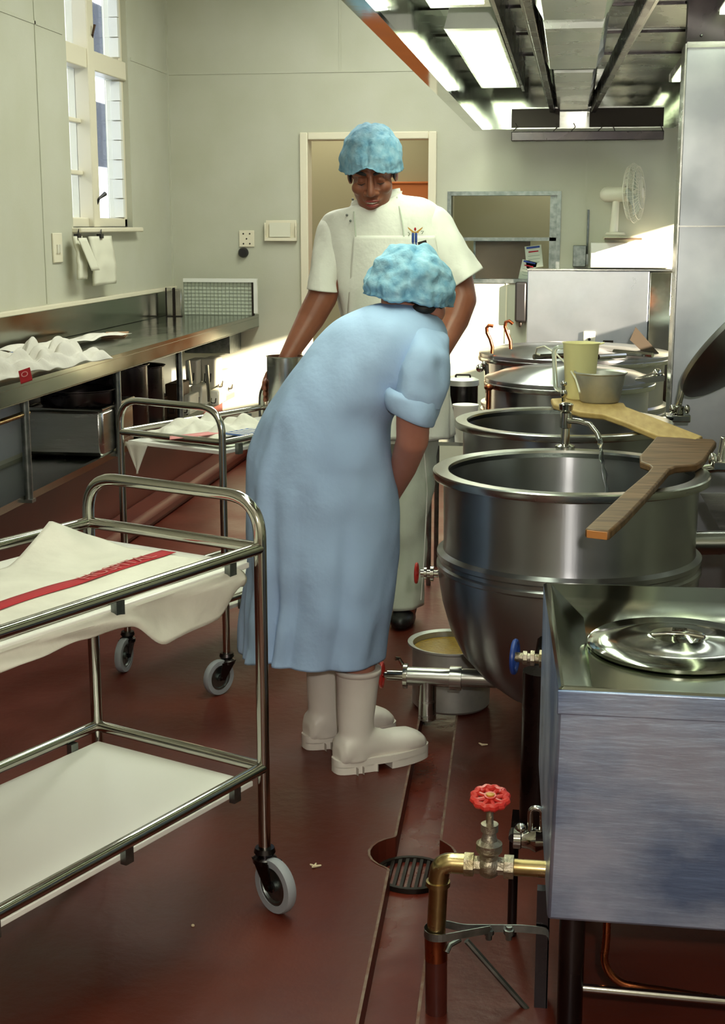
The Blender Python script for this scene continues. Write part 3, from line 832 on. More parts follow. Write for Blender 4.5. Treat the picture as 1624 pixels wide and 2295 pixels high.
# the red stripe follows the towel surface
sa = aZ(378, 1226, .785); sb = aZ(-30, 1358, .785)
def inv(p):
    q = V((p.x, p.y, 0)) - V((T1A[0], T1A[1], 0)); return q.dot(T1D), q.dot(T1W)
ua, va = inv(sa); ub, vb = inv(sb)
def onz(u, v):
    s = (u - .055) / .80; q = (.42 - v) / .40
    s = min(1, max(0, s)); q = min(1, max(0, q))
    return tw(s, q * .74).z
def stp(s, t):
    e = (t - .5) * .038; u = ua + (ub - ua) * s; v = va + (vb - va) * s
    n_ = V((-(vb - va), ub - ua)).normalized() if False else None
    L_ = math.hypot(ub - ua, vb - va); nu_, nv_ = -(vb - va) / L_, (ub - ua) / L_
    u += nu_ * e; v += nv_ * e
    return P1(u, v, max(onz(u + a_, v + b2) for a_ in (-.012, 0, .012) for b2 in (-.012, 0, .012)) + .0034)
mb = MB().grid(stp, 80, 3)
rs_ = obj('red_stripe', mb, 'redstripe', tw1, solid=.0008)
mid = aZ(250, 1270, .785); um, vm = inv(mid)
mz = onz(um, vm) + .006
xd = sa - sb
pm = (sa + (sb - sa) * .315); pm.z = max(onz(*inv(sa + (sb - sa) * f_)) for f_ in (.15, .2, .25, .28, .32, .36, .4, .45, .5)) + .0052
text_mesh('hospital_lettering', 'HOSPITAL', 'pink', rs_, pm, xd, (0, 0, 1), .049, zfn=lambda p: max(onz(inv(p)[0] + a_, inv(p)[1] + b2) for a_ in (-.012, 0, .012) for b2 in (-.012, 0, .012)) + .0062)

# towels and a booklet on the second trolley
crumple('dish_towel', P2(.26, .27, .772), T2W * .15 + T2D * -.02, T2D * .17, .055, 'towel', 5.5, 'rumpled white towel with pink stripe on the smaller trolley', 'dish towels', folds=2.0)
mb = MB()
def fn2(s, t):
    p = aZ(380 + 112 * s, 978 - 13 * s + 7 * t, .806 - .008 * s); return p
mb.grid(fn2, 20, 2); tag(obj('pink_towel_band', mb, 'pink', solid=.002), 'faded pink stripe band lying over the rumpled towel on the smaller trolley', 'towel band')
mb = MB()
def fn3(s, t):
    v = .40 - s * .13; z = .772 - t * .10 - .004
    w_ = (1 - t) ; return P2(-.013 - .004 * math.sin(s * 6), .335 + (s - .5) * .10 * w_ + .01, z + .004)
mb.grid(fn3, 8, 10); tag(obj('hanging_cloth', mb, 'towel', solid=.003), 'pointed corner of cloth hanging below the end rail of the smaller trolley', 'cloth')
mb = MB()
def fn4(s, t): return P2(.04 + t * .62, .035 + s * .30, .775 + .012 * noise.noise(V((s * 3, t * 5, 2))) + .006)
mb.grid(fn4, 16, 24); sh = obj('tray_cloth', mb, 'grid', smooth=80, solid=.003); tag(sh, 'thin pale cloth spread flat on the top of the smaller trolley', 'cloth')
mb = MB(); mb.obox(P2(.22, .075, .800), T2W * .05, T2D * .07, (0, 0, .002)); bk = obj('blue_booklet', mb, 'bluetrim'); tag(bk, 'blue printed leaflet at the right edge of the smaller trolley', 'leaflet')
mb = MB()
for i in range(5): mb.obox(P2(.165 + i * .027, .075, .8026), T2W * .04, T2D * .005, (0, 0, .0008))
obj('print_lines', mb, 'towel', bk)
mb = MB(); mb.tube(arc(P2(.50, .20, .792), .4, 5.2, .022, T2D, T2W, 14), .003, 6); tag(obj('rubber_band', mb, 'gold'), 'yellow loop lying on the pale cloth of the smaller trolley', 'band')
# steel jug
jc = V((-.962, 4.70, .795))
jg = thing('steel_jug', jc, 'tall straight stainless steel jug held on the far end of the smaller trolley', 'jug')
mb = MB(); jr = .062; jh = .214
mb.lathe([(0, 0), (jr - .004, 0), (jr, .006), (jr, jh), (jr + .004, jh + .003), (jr - .002, jh + .003), (jr - .003, jh - .01), (jr - .003, .008), (0, .006)], jc, cap=False, seg=48); obj('jug_body', mb, 'steel', jg)
mb = MB(); hd_ = V((-.5, .86, 0)); mb.tube(rounded([jc + hd_ * jr + V((0, 0, .18)), jc + hd_ * (jr + .05) + V((0, 0, .18)), jc + hd_ * (jr + .05) + V((0, 0, .05)), jc + hd_ * jr + V((0, 0, .05))], .03), .008, 10); obj('jug_handle', mb, 'steel', jg)
# ================================================================ KETTLES
def kettle(label, c, R, rim, z0, prof=None):
    t = thing('boiling_kettle', (c[0], c[1], 0), label, 'kettle')
    c = V((c[0], c[1], 0))
    r = R * .92
    mb_ = MB()
    pf = prof or [(0, .13), (.10, .135), (.165, .165), (.23, .215), (.287, .28), (.322, .35), (.345, .43), (.356, .50), (.356, .525), (.362, .53), (.362, .54), (.355, .545), (.355, .555), (.361, .56), (.361, .572), (.345, .580), (.343, .60)]
    mb_.lathe([(a_ * R / .375, b_ * rim / .8) for a_, b_ in pf] + [(r, rim - .04), (r, rim - .02), (r - .008, rim - .02), (r - .012, rim - .10), (r - .012, rim * .55), (r * .8, rim * .36), (r * .4, rim * .27), (0, rim * .25)], c, seg=96, cap=False)
    obj('kettle_bowl', mb_, 'kettle', t, smooth=30)
    mb_ = MB(); mb_.lathe([(r - .010, rim - .022), (R - .002, rim - .022), (R, rim - .018), (R, rim - .003), (R - .004, rim), (r - .012, rim - .001), (r - .014, rim - .008), (r - .010, rim - .022)], c, seg=96, cap=False)
    obj('kettle_rim', mb_, 'steel', t, smooth=30)
    return t


def lid(parent_thing, c, R, n, name='kettle_lid', dome=.06):
    mb_ = MB(); mb_.lathe([(R, 0), (R + .002, .004), (R + .002, .018), (R - .004, .022), (R * .93, .026), (R * .8, .026 + dome * .4), (R * .5, .026 + dome * .8), (0, .026 + dome), (0, .02 + dome), (R * .5, .02 + dome * .8), (R * .8, .018 + dome * .4), (R * .93, .018), (R * .97, .006), (R, 0)], c, n, 72, cap=False)
    return obj(name, mb_, 'kettle', parent_thing)


K1 = kettle('nearest large open steel kettle with a dark wooden paddle across its rim', (.020, 3.767), .375, .80, 0)
c1 = V((.020, 3.767, 0))
# pedestal and post
mb = MB(); mb.lathe([(.11, 0), (.11, .01), (.06, .03), (.06, .14)], c1, seg=28); obj('pedestal', mb, 'dark_steel', K1)
mb = MB(); mb.tube([(-.038, 3.22, 0), (-.038, 3.22, .40)], .044, 20); mb.tube([(-.045, 3.20, .36), (-.03, 3.50, .42)], .02, 10)
mb.box((-.10, 3.15, 0), (.02, 3.29, .008)); obj('leg', mb, 'dark_steel', K1)
mb = MB(); mb.tube([(.06, 3.26, 0), (.06, 3.26, .40)], .017, 14); mb.tube([(.06, 3.26, .36), (.06, 3.48, .42)], .012, 10); obj('leg', mb, 'galv', K1)
# outlet pipe, tee, red wheel
oz = .197
o_ = V((-.485, 3.74, oz))
mb = MB(); mb.tube([(-.12, 3.74, oz + .004), (-.295, 3.74, oz + .002)], .026, 20); mb.tube([(-.425, 3.74, oz), (-.30, 3.74, oz)], .027, 20); mb.tube([(-.363, 3.74, oz), (-.363, 3.74, .072)], .0255, 20)
mb.lathe([(.0265, 0), (.034, .001), (.034, .034), (.0265, .035)], (-.30, 3.74, oz), (1, 0, 0), 28)
op = obj('outlet_pipe', mb, 'steel', K1)
mb = MB(); mb.lathe([(.026, 0), (.036, .001), (.036, .012), (.026, .013)], (-.432, 3.74, oz), (1, 0, 0), 28); mb.tube([(-.432, 3.74, oz + .03), (-.445, 3.74, oz + .05), (-.455, 3.735, oz + .052)], .006, 8); obj('clamp_ring', mb, 'chrome', op)
mb = MB(); mb.tube([(-.432, 3.74, oz), (-.478, 3.74, oz)], .015, 16); mb.tube([(-.478, 3.74, oz), (-.492, 3.74, oz)], .009, 10); obj('valve_stem', mb, 'chrome', op)


def handwheel(name, parent, c, axis, R, m_, spokes=5, lobes=0, t_=.008):
    c, a_ = V(c), V(axis).normalized(); u = a_.orthogonal().normalized(); w = a_.cross(u)
    mb_ = MB()
    n_ = 60; ringp = []
    for k in range(n_):
        th = 2 * PI * k / n_; rr = R * (1 + (.07 * math.cos(lobes * th) if lobes else 0))
        ringp.append(c + (u * math.cos(th) + w * math.sin(th)) * rr)
    mb_.tube(ringp, t_, 8, close=True)
    for k in range(spokes):
        th = 2 * PI * k / spokes + .3; mb_.cap_(c, t_ * .7, c + (u * math.cos(th) + w * math.sin(th)) * R, t_ * .6, 8)
    mb_.lathe([(0, -t_), (t_ * 1.6, -t_), (t_ * 1.6, t_), (0, t_)], c, a_, 16)
    return obj(name, mb_, m_, parent)


handwheel('red_wheel', op, (-.494, 3.74, oz), (1, 0, 0), .033, 'red', 4, 0, .0055)
# small side valve
sv = V((-.338, 3.77, .492))
mb = MB(); mb.tube([sv, sv + V((-.05, 0, 0))], .011, 14); mb.lathe([(.011, 0), (.022, .001), (.022, .01), (.011, .011)], sv + V((-.012, 0, 0)), (-1, 0, 0), 20); mb.lathe([(.011, 0), (.018, .001), (.018, .008), (.011, .009)], sv + V((-.032, 0, 0)), (-1, 0, 0), 20); v_ = obj('side_valve', mb, 'chrome', K1)
handwheel('side_wheel', v_, sv + V((-.062, 0, 0)), (1, 0, 0), .026, 'red', 4, 0, .0045)
# trunnion pipe and sloping apron to the right
mb = MB(); mb.tube([(.36, 3.90, .575), (.47, 3.92, .575)], .034, 24); mb.tube([(.47, 3.92, .575), (.475, 3.92, .575)], .031, 24); mb.tube([(.475, 3.92, .575), (.80, 3.95, .575)], .034, 24); obj('trunnion_pipe', mb, 'steel', K1)
# lid hinge on the rim and raised lid beyond the frame edge
hc = aY(1612, 1045, 3.80)
mb = MB(); mb.tube([(.37, 3.85, .792), (.42, 3.86, .80), (.60, 3.87, .80)], .014, 12); mb.obox(hc + V((.01, 0, .005)), (.03, 0, 0), (0, .03, 0), (0, 0, .012)); mb.tube([hc + V((0, 0, 0)), hc + V((.01, 0, .08))], .012, 10); mb.ell(hc + V((-.02, -.01, .02)), (.012, .012, .018)); obj('lid_hinge', mb, 'chrome', K1, bevel=.003)
n1 = V((-.93, -.05, .25)).normalized()
lid(K1, V((.455, 3.80, 1.05)) + V((.17, 0, .03)), .30, -n1, dome=.03)
# tap on the back rim
tb = V((aY(1266, 985, 4.15).x, 4.15, 0))
tp = thing('swivel_tap', (tb.x, 4.15, .80), 'chrome swivel tap running water into the nearest open kettle', 'tap')
z_ = lambda y: aY(1266, y, 4.15).z
mb = MB(); mb.lathe([(.03, .800), (.03, .806), (.015, .812), (.012, z_(960)), (.017, z_(958)), (.017, z_(925)), (.012, z_(922)), (.020, z_(918)), (.022, z_(906)), (.016, z_(903)), (0, z_(902))], (tb.x, 4.15, 0), seg=24, cap=False)
mb.box((tb.x - .012, 4.13, .795), (tb.x + .012, 4.17, .80))
obj('tap_body', mb, 'chrome', tp)
s0 = V((tb.x, 4.15, z_(942)))
sp = [s0, aY(1300, 945, 4.10), aY(1322, 952, 4.06), aY(1338, 972, 4.03), aY(1343, 985, 4.02)]
mb = MB(); mb.tube(sp, [.010, .009, .008, .008, .008], 12); obj('spout', mb, 'chrome', tp)
mb = MB(); pts = [aY(1343, 984, 4.02), aY(1346, 1010, 4.02), aY(1350, 1040, 4.02), aY(1356, 1070, 4.02), aY(1361, 1112, 4.02)]
pp = []; rr_ = []
for i in range(24):
    f = i / 23 * 4; j = min(3, int(f)); q = pts[j].lerp(pts[j + 1], f - j); pp.append(q + V((.0015 * math.sin(i * 1.3), 0, 0))); rr_.append(.0062 + .0022 * math.sin(i * .9))
mb.tube(pp, rr_, 10); tag(obj('water_stream', mb, 'water'), 'clear stream of water falling from the tap into the kettle', 'water')

K2 = kettle('second open steel kettle, behind the tap, with a pale paddle and bucket over it', (-.003, 4.751), .372, .80, 0)
c2 = V((-.003, 4.751, 0))
mb = MB(); mb.lathe([(.11, 0), (.11, .01), (.06, .03), (.06, .14)], c2, seg=28); obj('pedestal', mb, 'dark_steel', K2)
hc = aY(1518, 928, 4.95)
mb = MB(); mb.obox(hc + V((0, 0, -.012)), (.042, 0, 0), (0, .04, 0), (0, 0, .012)); mb.tube([hc, hc + V((.002, 0, .03))], .02, 12)
q1 = aY(1530, 862, 4.95); mb.cap_(hc + V((0, 0, .02)), .011, q1, .012, 10); mb.ell(hc + V((-.02, -.02, .02)), (.012, .012, .016)); mb.ell(hc + V((.03, -.02, .02)), (.01, .01, .016))
mb.obox(aY(1480, 940, 4.93), (.045, 0, .006), (0, .02, 0), (0, 0, .006))
obj('lid_hinge', mb, 'chrome', K2, bevel=.003)
# raised lid: bottom edge at (1522,880), rises to the right
e0 = aY(1524, 884, 4.95)
tdir = V((.74, .10, .66)).normalized()
nrm = V((0, -1, 0)).cross(tdir).normalized()
nrm = (nrm * .94 + V((0, .40, 0))).normalized()
tdir = (tdir - nrm * tdir.dot(nrm)).normalized()
if nrm.z > 0: nrm = -nrm
lid(K2, e0 + tdir * .335 + V((0, 0, .02)), .335, nrm, dome=.05)

K3 = kettle('third steel kettle, lidded, behind the bucket and yellow jug', (.016, 6.0), .365, .80, 0)
mb = MB(); mb.lathe([(.11, 0), (.11, .01), (.06, .03), (.06, .14)], (.016, 6.0, 0), seg=28); obj('pedestal', mb, 'dark_steel', K3)
lid(K3, (.016, 6.0, .798), .36, (0, 0, 1), dome=.045)
mb = MB(); q = aY(1455, 850, 5.85)
mb.obox(q, (.06, .01, .008), (0, .03, 0), (0, 0, .012)); mb.ell(q + V((.03, 0, .025)), (.02, .02, .02)); mb.tube([q + V((-.06, 0, -.01)), q + V((.05, 0, .03))], .012, 10); obj('lid_hinge', mb, 'chrome', K3)
mb = MB(); q = aY(1095, 868, 5.8)
mb.tube([q, q + V((.0, -.01, -.10))], .010, 10); mb.ell(q, (.02, .02, .014)); obj('rim_clamp', mb, 'copper', K3)
K4 = kettle('furthest and widest steel kettle with copper hooks on its lid', (.041, 7.0), .48, .82, 0)
mb = MB(); mb.lathe([(.11, 0), (.11, .01), (.06, .03), (.06, .14)], (.041, 7.0, 0), seg=28); obj('pedestal', mb, 'dark_steel', K4)
L4 = lid(K4, (.041, 7.0, .818), .475, (0, 0, 1), dome=.035)
mb = MB()
for px0, px1 in ((1195, 1310), (1340, 1400)):
    a_ = aZ(px0, 800, .865); b_ = aZ(px1, 796, .865); mb.tube([a_, b_], .012, 8)
mb.tube([aZ(1375, 788, .865), aZ(1462, 796, .862)], .012, 8)
obj('lid_bars', mb, 'chrome', L4)
mb = MB(); q = aY(1075, 825, 6.75); mb.ell(q, (.02, .02, .02)); mb.ell(q + V((.02, 0, .02)), (.015, .015, .015)); mb.tube([q + V((.03, 0, .02)), q + V((.04, 0, -.12))], .012, 8); obj('rim_clamp', mb, 'chrome', K4)
# copper hooks
def hook(pts, Y, label):
    mb_ = MB(); mb_.tube([aY(x, y, Y) for x, y in pts], .0085, 10)
    tag(obj('copper_handle', mb_, 'copper'), label, 'handle', 'curved copper handles on the far kettle')
hook([(1102, 792), (1103, 778), (1098, 760), (1091, 746), (1090, 735), (1095, 729), (1105, 731)], 6.75, 'curved copper handle on the far kettle, the left one nearer the man')
hook([(1144, 782), (1143, 764), (1136, 746), (1131, 732), (1133, 722), (1140, 719), (1149, 726)], 6.75, 'curved copper handle on the far kettle, the taller right one')
# card wedge
Yw = 6.85
mb = MB(); mb.prism([aY(x, y, Yw) for x, y in ((1411, 762), (1424, 733), (1476, 792), (1445, 794))], (0, .02, .0)); tag(obj('brown_card', mb, 'cardboard'), 'brown card wedge leaning on the lid of the furthest kettle', 'card')
# steel backsplash box behind
a_ = aY(1182, 605, 8.42); b2 = aY(1512, 790, 8.42)
sb_ = thing('steel_cabinet', ((a_.x + b2.x) / 2, 8.45, 0), 'wide stainless steel cabinet back standing behind the furthest kettle', 'cabinet')
sx = aY(1452, 700, 8.42).x
mb = MB(); mb.box((a_.x, 8.42, 0), (sx, 8.492, a_.z)); obj('front_panel', mb, 'panel', sb_, bevel=.006)
mb = MB(); mb.prism([(sx + .004, 8.42, 0), (b2.x - .04, 8.39, 0), (b2.x - .04, 8.492, 0), (sx + .004, 8.492, 0)], (0, 0, a_.z - .01)); mb.box((b2.x - .034, 8.40, 0), (b2.x, 8.492, a_.z)); obj('side_fold', mb, 'mirror', sb_, bevel=.004)
mb = MB(); mb.box((a_.x - .004, 8.415, a_.z - .004), (b2.x, 8.492, a_.z + .008)); obj('top_edge', mb, 'steel', sb_, bevel=.002)
p = aY(1320, 756, 8.415)
mb = MB(); mb.box((p.x - .035, 8.395, p.z - .035), (p.x + .035, 8.419, p.z + .035)); sw_ = obj('control_plate', mb, 'white_plastic', sb_, bevel=.003)
mb = MB(); mb.lathe([(0, 0), (.009, 0), (.009, .008), (0, .008)], (p.x, 8.395, p.z - .01), (0, -1, 0), 14); obj('control_knob', mb, 'black', sw_)
p = aY(1362, 768, 8.415); mb = MB(); mb.box((p.x - .03, 8.40, p.z - .01), (p.x + .03, 8.419, p.z + .014)); obj('dark_plate', mb, 'dark', sb_)
# added white box standing in for sunlit wall, and small parts
a_ = aY(1324, 544, YB - .15); b2 = aY(1508, 600, YB - .15)
mb = MB(); mb.box((a_.x, YB - .15, 1.213), (b2.x, YB - .001, a_.z)); tag(obj('sunlit_wall_box', mb, 'white_paint', bevel=.004), 'added white box standing in for sunlit wall above the steel cabinet, under the fan', 'cabinet')
a_ = aY(1284, 550, YB - .06); b2 = aY(1312, 598, YB - .06)
mb = MB(); mb.box((a_.x, YB - .06, b2.z), (b2.x, YB, a_.z)); tag(obj('switch_box', mb, 'galv', bevel=.004), 'small grey box on the back wall left of the white sunlit-wall box', 'box')
mb = MB(); p = aY(1318, 470, YB); q = aY(1318, 592, YB); mb.tube([(p.x, YB - .012, p.z), (p.x, YB - .012, q.z)], .006, 8); mb.box((p.x - .008, YB - .02, q.z), (p.x + .008, YB, q.z + .06)); tag(obj('wall_conduit', mb, 'galv'), 'thin upright conduit on the back wall left of the fan', 'conduit')
# dark wall dispenser
a_ = aY(1154, 632, YB - .08); b2 = aY(1178, 722, YB - .08)
mb = MB(); mb.box((a_.x, YB - .08, b2.z), (b2.x, YB - .002, a_.z)); ds = obj('dark_dispenser', mb, 'black', bevel=.012); tag(ds, 'dark upright dispenser on the back wall left of the steel cabinet', 'dispenser')
mb = MB(); mb.ell(((a_.x + b2.x) / 2, YB - .05, b2.z - .015), (.012, .012, .018)); obj('dispenser_nozzle', mb, 'dark', ds)
mb = MB(); p = aY(1135, 634, YB); q = aY(1135, 770, YB); mb.box((p.x - .004, YB - .006, q.z), (p.x + .004, YB, p.z)); struct('trim_8', mb, 'cream')
# fan on its shelf
fc = aY(1420, 433, 8.3)
fan = thing('desk_fan', (aY(1392, 530, 8.3).x, 8.3, aY(1392, 527, 8.3).z), 'cream desk fan turned sideways on the high shelf against the back wall', 'fan')
ax_ = V((1, -.28, .04)).normalized()
for nm, rr, xx in (('cage', .172, 0),):
    mb = MB(); u = ax_.orthogonal().normalized(); w = ax_.cross(u)
    for x_, r_ in ((0, .168), (.028, .15), (-.028, .15), (.045, .09), (-.045, .09)):
        mb.tube([fc + ax_ * x_ + (u * math.cos(2 * PI * k / 32) + w * math.sin(2 * PI * k / 32)) * r_ for k in range(32)], .0022, 5, close=True)
    for k in range(40):
        d_ = u * math.cos(2 * PI * k / 40) + w * math.sin(2 * PI * k / 40)
        for s_ in (-1, 1): mb.tube([fc + ax_ * s_ * .05 + d_ * .03, fc + ax_ * s_ * .045 + d_ * .09, fc + ax_ * s_ * .028 + d_ * .15, fc + d_ * .168], .0012, 4)
    mb.lathe([(0, .052), (.03, .052), (.03, .046), (0, .046)], fc, ax_, 20)
    obj('cage', mb, 'white_plastic', fan)
mb = MB()
for k in range(3):
    d_ = u * math.cos(2 * PI * k / 3 + .5) + w * math.sin(2 * PI * k / 3 + .5); e_ = ax_.cross(d_)
    mb.rings([[fc + d_ * r_ + e_ * wd * math.cos(th) + ax_ * (.004 * math.sin(th) + .014 * math.cos(th)) for th in [2 * PI * j / 10 for j in range(10)]] for r_, wd in ((.02, .018), (.06, .04), (.11, .055), (.14, .04))])
obj('blade', mb, 'clear', fan)
mb = MB(); mb.cap_(fc - ax_ * .055, .045, fc - ax_ * .155, .044, 24); obj('motor_housing', mb, 'white_plastic', fan)
mb = MB(); q = fc - ax_ * .10; b0 = V((q.x, q.y, aY(1392, 527, 8.3).z)); mb.tube([q, b0 + V((-.012, 0, .01))], [.018, .026], 14); mb.lathe([(.055, 0), (.06, .004), (.05, .016), (0, .02)], b0, seg=28); obj('stand', mb, 'white_plastic', fan)
p = aY(1392, 531, 8.3); mb = MB(); mb.box((p.x - .10, 8.16, p.z - .014), (p.x + .11, YB - .001, p.z - .001)); o = obj('fan_shelf', mb, 'cream', bevel=.002); tag(o, 'small shelf on the back wall carrying the cream fan', 'shelf')
mb = MB(); mb.box((p.x - .10, 8.155, p.z - .016), (p.x + .11, 8.16, p.z - .004)); obj('brown_edge', mb, 'brown_board', o)
# small lidded pot, white tub and their stand, left of the third kettle
ps = V((aZ(1037, 852, .80).x, aZ(1037, 852, .80).y, 0)); ps = V((-.455, 5.75, 0))
st2 = thing('side_stand', (ps.x, ps.y, 0), 'narrow steel stand carrying the small pot beside the third kettle', 'stand')
mb = MB(); mb.box((ps.x - .09, ps.y - .25, .585), (ps.x + .09, ps.y + .10, .60)); obj('stand_top', mb, 'steel', st2)
for dx in (-.08, .08):
    for dy in (-.24, .09):
        mb = MB(); mb.tube([(ps.x + dx, ps.y + dy, 0), (ps.x + dx, ps.y + dy, .585)], .01, 8); obj('leg', mb, 'galv', st2)
pc = V((aY(1037, 850, 5.75).x, 5.75, .60)); zt = aY(1037, 856, 5.75).z
pt_ = thing('lidded_pot', pc, 'small dark lidded pot between the man\'s apron and the third kettle', 'pot')
mb = MB(); mb.lathe([(0, 0), (.060, 0), (.063, .006), (.063, zt - .60)], pc, seg=32); obj('pot_body', mb, 'dark_steel', pt_)
mb = MB(); mb.lathe([(0, .020), (.05, .018), (.067, .010), (.068, -.012), (.064, -.012), (0, 0)], (pc.x, pc.y, zt), seg=32); obj('pot_lid', mb, 'alu', pt_)
mb = MB(); mb.tube(rounded([V((pc.x - .03, pc.y, zt + .015)), V((pc.x - .03, pc.y, zt + .03)), V((pc.x + .03, pc.y, zt + .03)), V((pc.x + .03, pc.y, zt + .015))], .008), .004, 8); obj('lid_handle', mb, 'dark', pt_)
q = aY(1043, 913, 5.53)
mb = MB(); mb.lathe([(0, 0), (.042, 0), (.050, q.z - .60), (.053, q.z - .596), (.053, q.z - .588), (0, q.z - .585)], (q.x, 5.53, .60), seg=32); tag(obj('white_tub', mb, 'white_board'), 'white lidded tub peeking over the left rim of the second kettle', 'tub')

# ================================================================ PADDLES, BUCKET, YELLOW JUG
def paddle(pts, z, th, m_, label, zt=None):
    poly = [aZ(x, y, z) for x, y in pts]
    mb_ = MB(); mb_.prism(poly, (0, 0, -th)); o__ = obj('wooden_paddle', mb_, m_, bevel=.005, smooth=50)
    return tag(o__, label, 'paddle', 'wooden stirring paddles')
pd = paddle([(1310, 1184), (1366, 1190), (1400, 1160), (1450, 1108), (1490, 1062), (1500, 1050), (1515, 1044), (1560, 1040), (1577, 1030), (1605, 990), (1598, 984), (1470, 978), (1433, 1020), (1434, 1034), (1454, 1041), (1459, 1047), (1450, 1058), (1400, 1100)], .8225, .021, 'wood_dark', 'dark wooden paddle lying across the nearest open kettle, handle towards camera')
q0, q1 = aZ(1311, 1185, .8225), aZ(1365, 1191, .8225)
mb = MB(); c_ = (q0 + q1) / 2; d_ = (q1 - q0); nn = V((d_.y, -d_.x, 0)).normalized(); mb.obox(c_ + V((0, 0, -.0105)) + nn * .001, d_ * .43, nn * .0015, (0, 0, .0085)); obj('bare_end_grain', mb, 'wood_end', pd, bevel=.002)
paddle([(1234, 893), (1300, 889), (1398, 903), (1403, 911), (1440, 925), (1574, 977), (1560, 985), (1470, 974), (1400, 945), (1352, 928), (1300, 923), (1240, 905)], .823, .021, 'wood_light', 'pale wooden paddle bridging the second kettle under the bucket')
bc = aZ(1343, 900, .824)
bu = thing('tapered_pan', bc, 'dull aluminium tapered pan standing on the pale wooden paddle', 'pan')
mb = MB(); mb.lathe([(0, 0), (.066, 0), (.072, .006), (.090, .100), (.097, .106), (.096, .110), (.087, .104), (.068, .008), (0, .006)], bc, seg=56, cap=False); obj('pan_body', mb, 'alu', bu)
yb_ = aZ(1298, 893, .824)
yj = thing('yellow_jug', yb_, 'translucent pale yellow plastic measuring jug behind the aluminium pan', 'jug')
mb = MB(); mb.lathe([(0, 0), (.048, 0), (.052, .006), (.066, .20), (.070, .207), (.067, .207), (.062, .20), (.048, .008), (0, .006)], yb_, seg=48, cap=False); obj('jug_body', mb, 'yellow_plastic', yj)
mb = MB(); hx = V((-1, 0, 0)); mb.tube(rounded([yb_ + hx * .06 + V((0, 0, .19)), yb_ + hx * .100 + V((0, 0, .185)), yb_ + hx * .088 + V((0, 0, .03)), yb_ + hx * .05 + V((0, 0, .03))], .02), .009, 10); obj('jug_handle', mb, 'clear', yj)
mb = MB(); mb.obox(yb_ + V((.07, 0, .203)), (.014, 0, .004), (0, .016, 0), (0, 0, .002)); obj('jug_spout', mb, 'yellow_plastic', yj)
mb = MB(); mb.tube([aY(x, y, Y_) for x, y, Y_ in ((1210, 796, 5.5), (1200, 792, 5.5), (1203, 780, 5.45), (1220, 776, 5.4), (1245, 792, 5.3), (1272, 820, 5.2), (1290, 850, 5.05), (1299, 880, 4.97))], .0035, 8); tag(obj('curled_flex', mb, 'white_plastic'), 'thin white cord curling over the yellow jug from the lids', 'cord')
mb = MB(); mb.tube([aY(1262, 900, 5.0), aY(1262, 860, 5.0)], .006, 8); mb.ell(aY(1263, 882, 5.0), (.013, .013, .016)); mb.ell(aY(1263, 860, 5.0), (.012, .012, .01)); tag(obj('small_tap', mb, 'chrome'), 'small chrome fitting standing by the yellow jug handle', 'fitting')

# ================================================================ SOUP POT ON THE FLOOR
sc = V((-.322, 4.075, 0))
so_ = thing('soup_pot', sc, 'aluminium pot of yellow soup on the red floor behind the outlet pipe', 'pot')
mb = MB(); mb.lathe([(0, .004), (.112, .004), (.119, .012), (.121, .19), (.135, .197), (.135, .203), (.119, .199), (.117, .014), (0, .010)], sc, seg=64, cap=False); obj('pot_body', mb, 'alu', so_)
mb = MB(); mb.lathe([(0, .182), (.117, .182), (.117, .160), (0, .160)], sc, seg=48); tag(obj('soup', mb, 'soup'), 'thick yellow soup filling the aluminium pot on the floor', 'soup')
mb = MB(); mb.tube([sc + V((.11, -.06, .15)), sc + V((.14, -.085, .15)), sc + V((.15, -.05, .15)), sc + V((.12, -.02, .15))], .006, 8); obj('pot_handle', mb, 'alu', so_)
# scraps on the floor
for px, py, lb_ in ((705, 1945, 'pale food scrap on the floor right of the trolley castor'), (1080, 1672, 'pale food scrap on the floor right of the soup pot')):
    c_ = aZ(px, py, 0); mb = MB()
    for a0_, l_ in ((.3, .014), (1.5, .012), (2.7, .012), (4.2, .008)) if px < 800 else ((.1, .014), (2.4, .012)):
        mb.cap_(c_ + V((0, 0, .004)), .0035, c_ + V((math.cos(a0_) * l_, math.sin(a0_) * l_, .005)), .002, 8)
    tag(obj('food_scrap', mb, 'scrap'), lb_, 'food scrap')
c_ = aZ(432, 2076, 0); mb = MB(); mb.ell(c_ + V((0, 0, .002)), (.004, .004, .003), nu=8, nv=6); tag(obj('food_scrap', mb, 'scrap'), 'tiny pale crumb on the bare floor under the near trolley', 'food scrap')

# ================================================================ BOILER BOX
bx0, bx1, by0, by1, bz0, bz1 = .004, .78, 2.205, 2.90, .285, .70
bo = thing('steam_boiler', ((bx0 + bx1) / 2, (by0 + by1) / 2, 0), 'square scuffed stainless boiler with round lid in the near right corner', 'boiler')
i0x, i0y, i1x, i1y = bx0 + .055, by0 + .022, bx1 - .05, by1 - .10
mb = MB()
xl = -.034   # the back left corner stands a little further left
outer_b = [V((bx0 - .008, by0, bz0)), V((bx1, by0, bz0)), V((bx1, by1, bz0)), (V((xl, by1, bz0)))]
outer_t = [V((bx0, by0, bz1)), V((bx1, by0, bz1)), V((bx1, by1, bz1)), V((xl, by1, bz1))]
mb.rings([outer_b, outer_t], cap=False)
mb.f.append([3, 2, 1, 0])
obj('boiler_body', mb, 'scuffed', bo, bevel=.006)
mb = MB(); h1 = .004
it = [V((bx0 + .004, by0 + .004, bz1 + h1)), V((bx1 - .004, by0 + .004, bz1 + h1)), V((bx1 - .004, by1 - .004, bz1 + h1)), V((xl + .006, by1 - .004, bz1 + h1))]
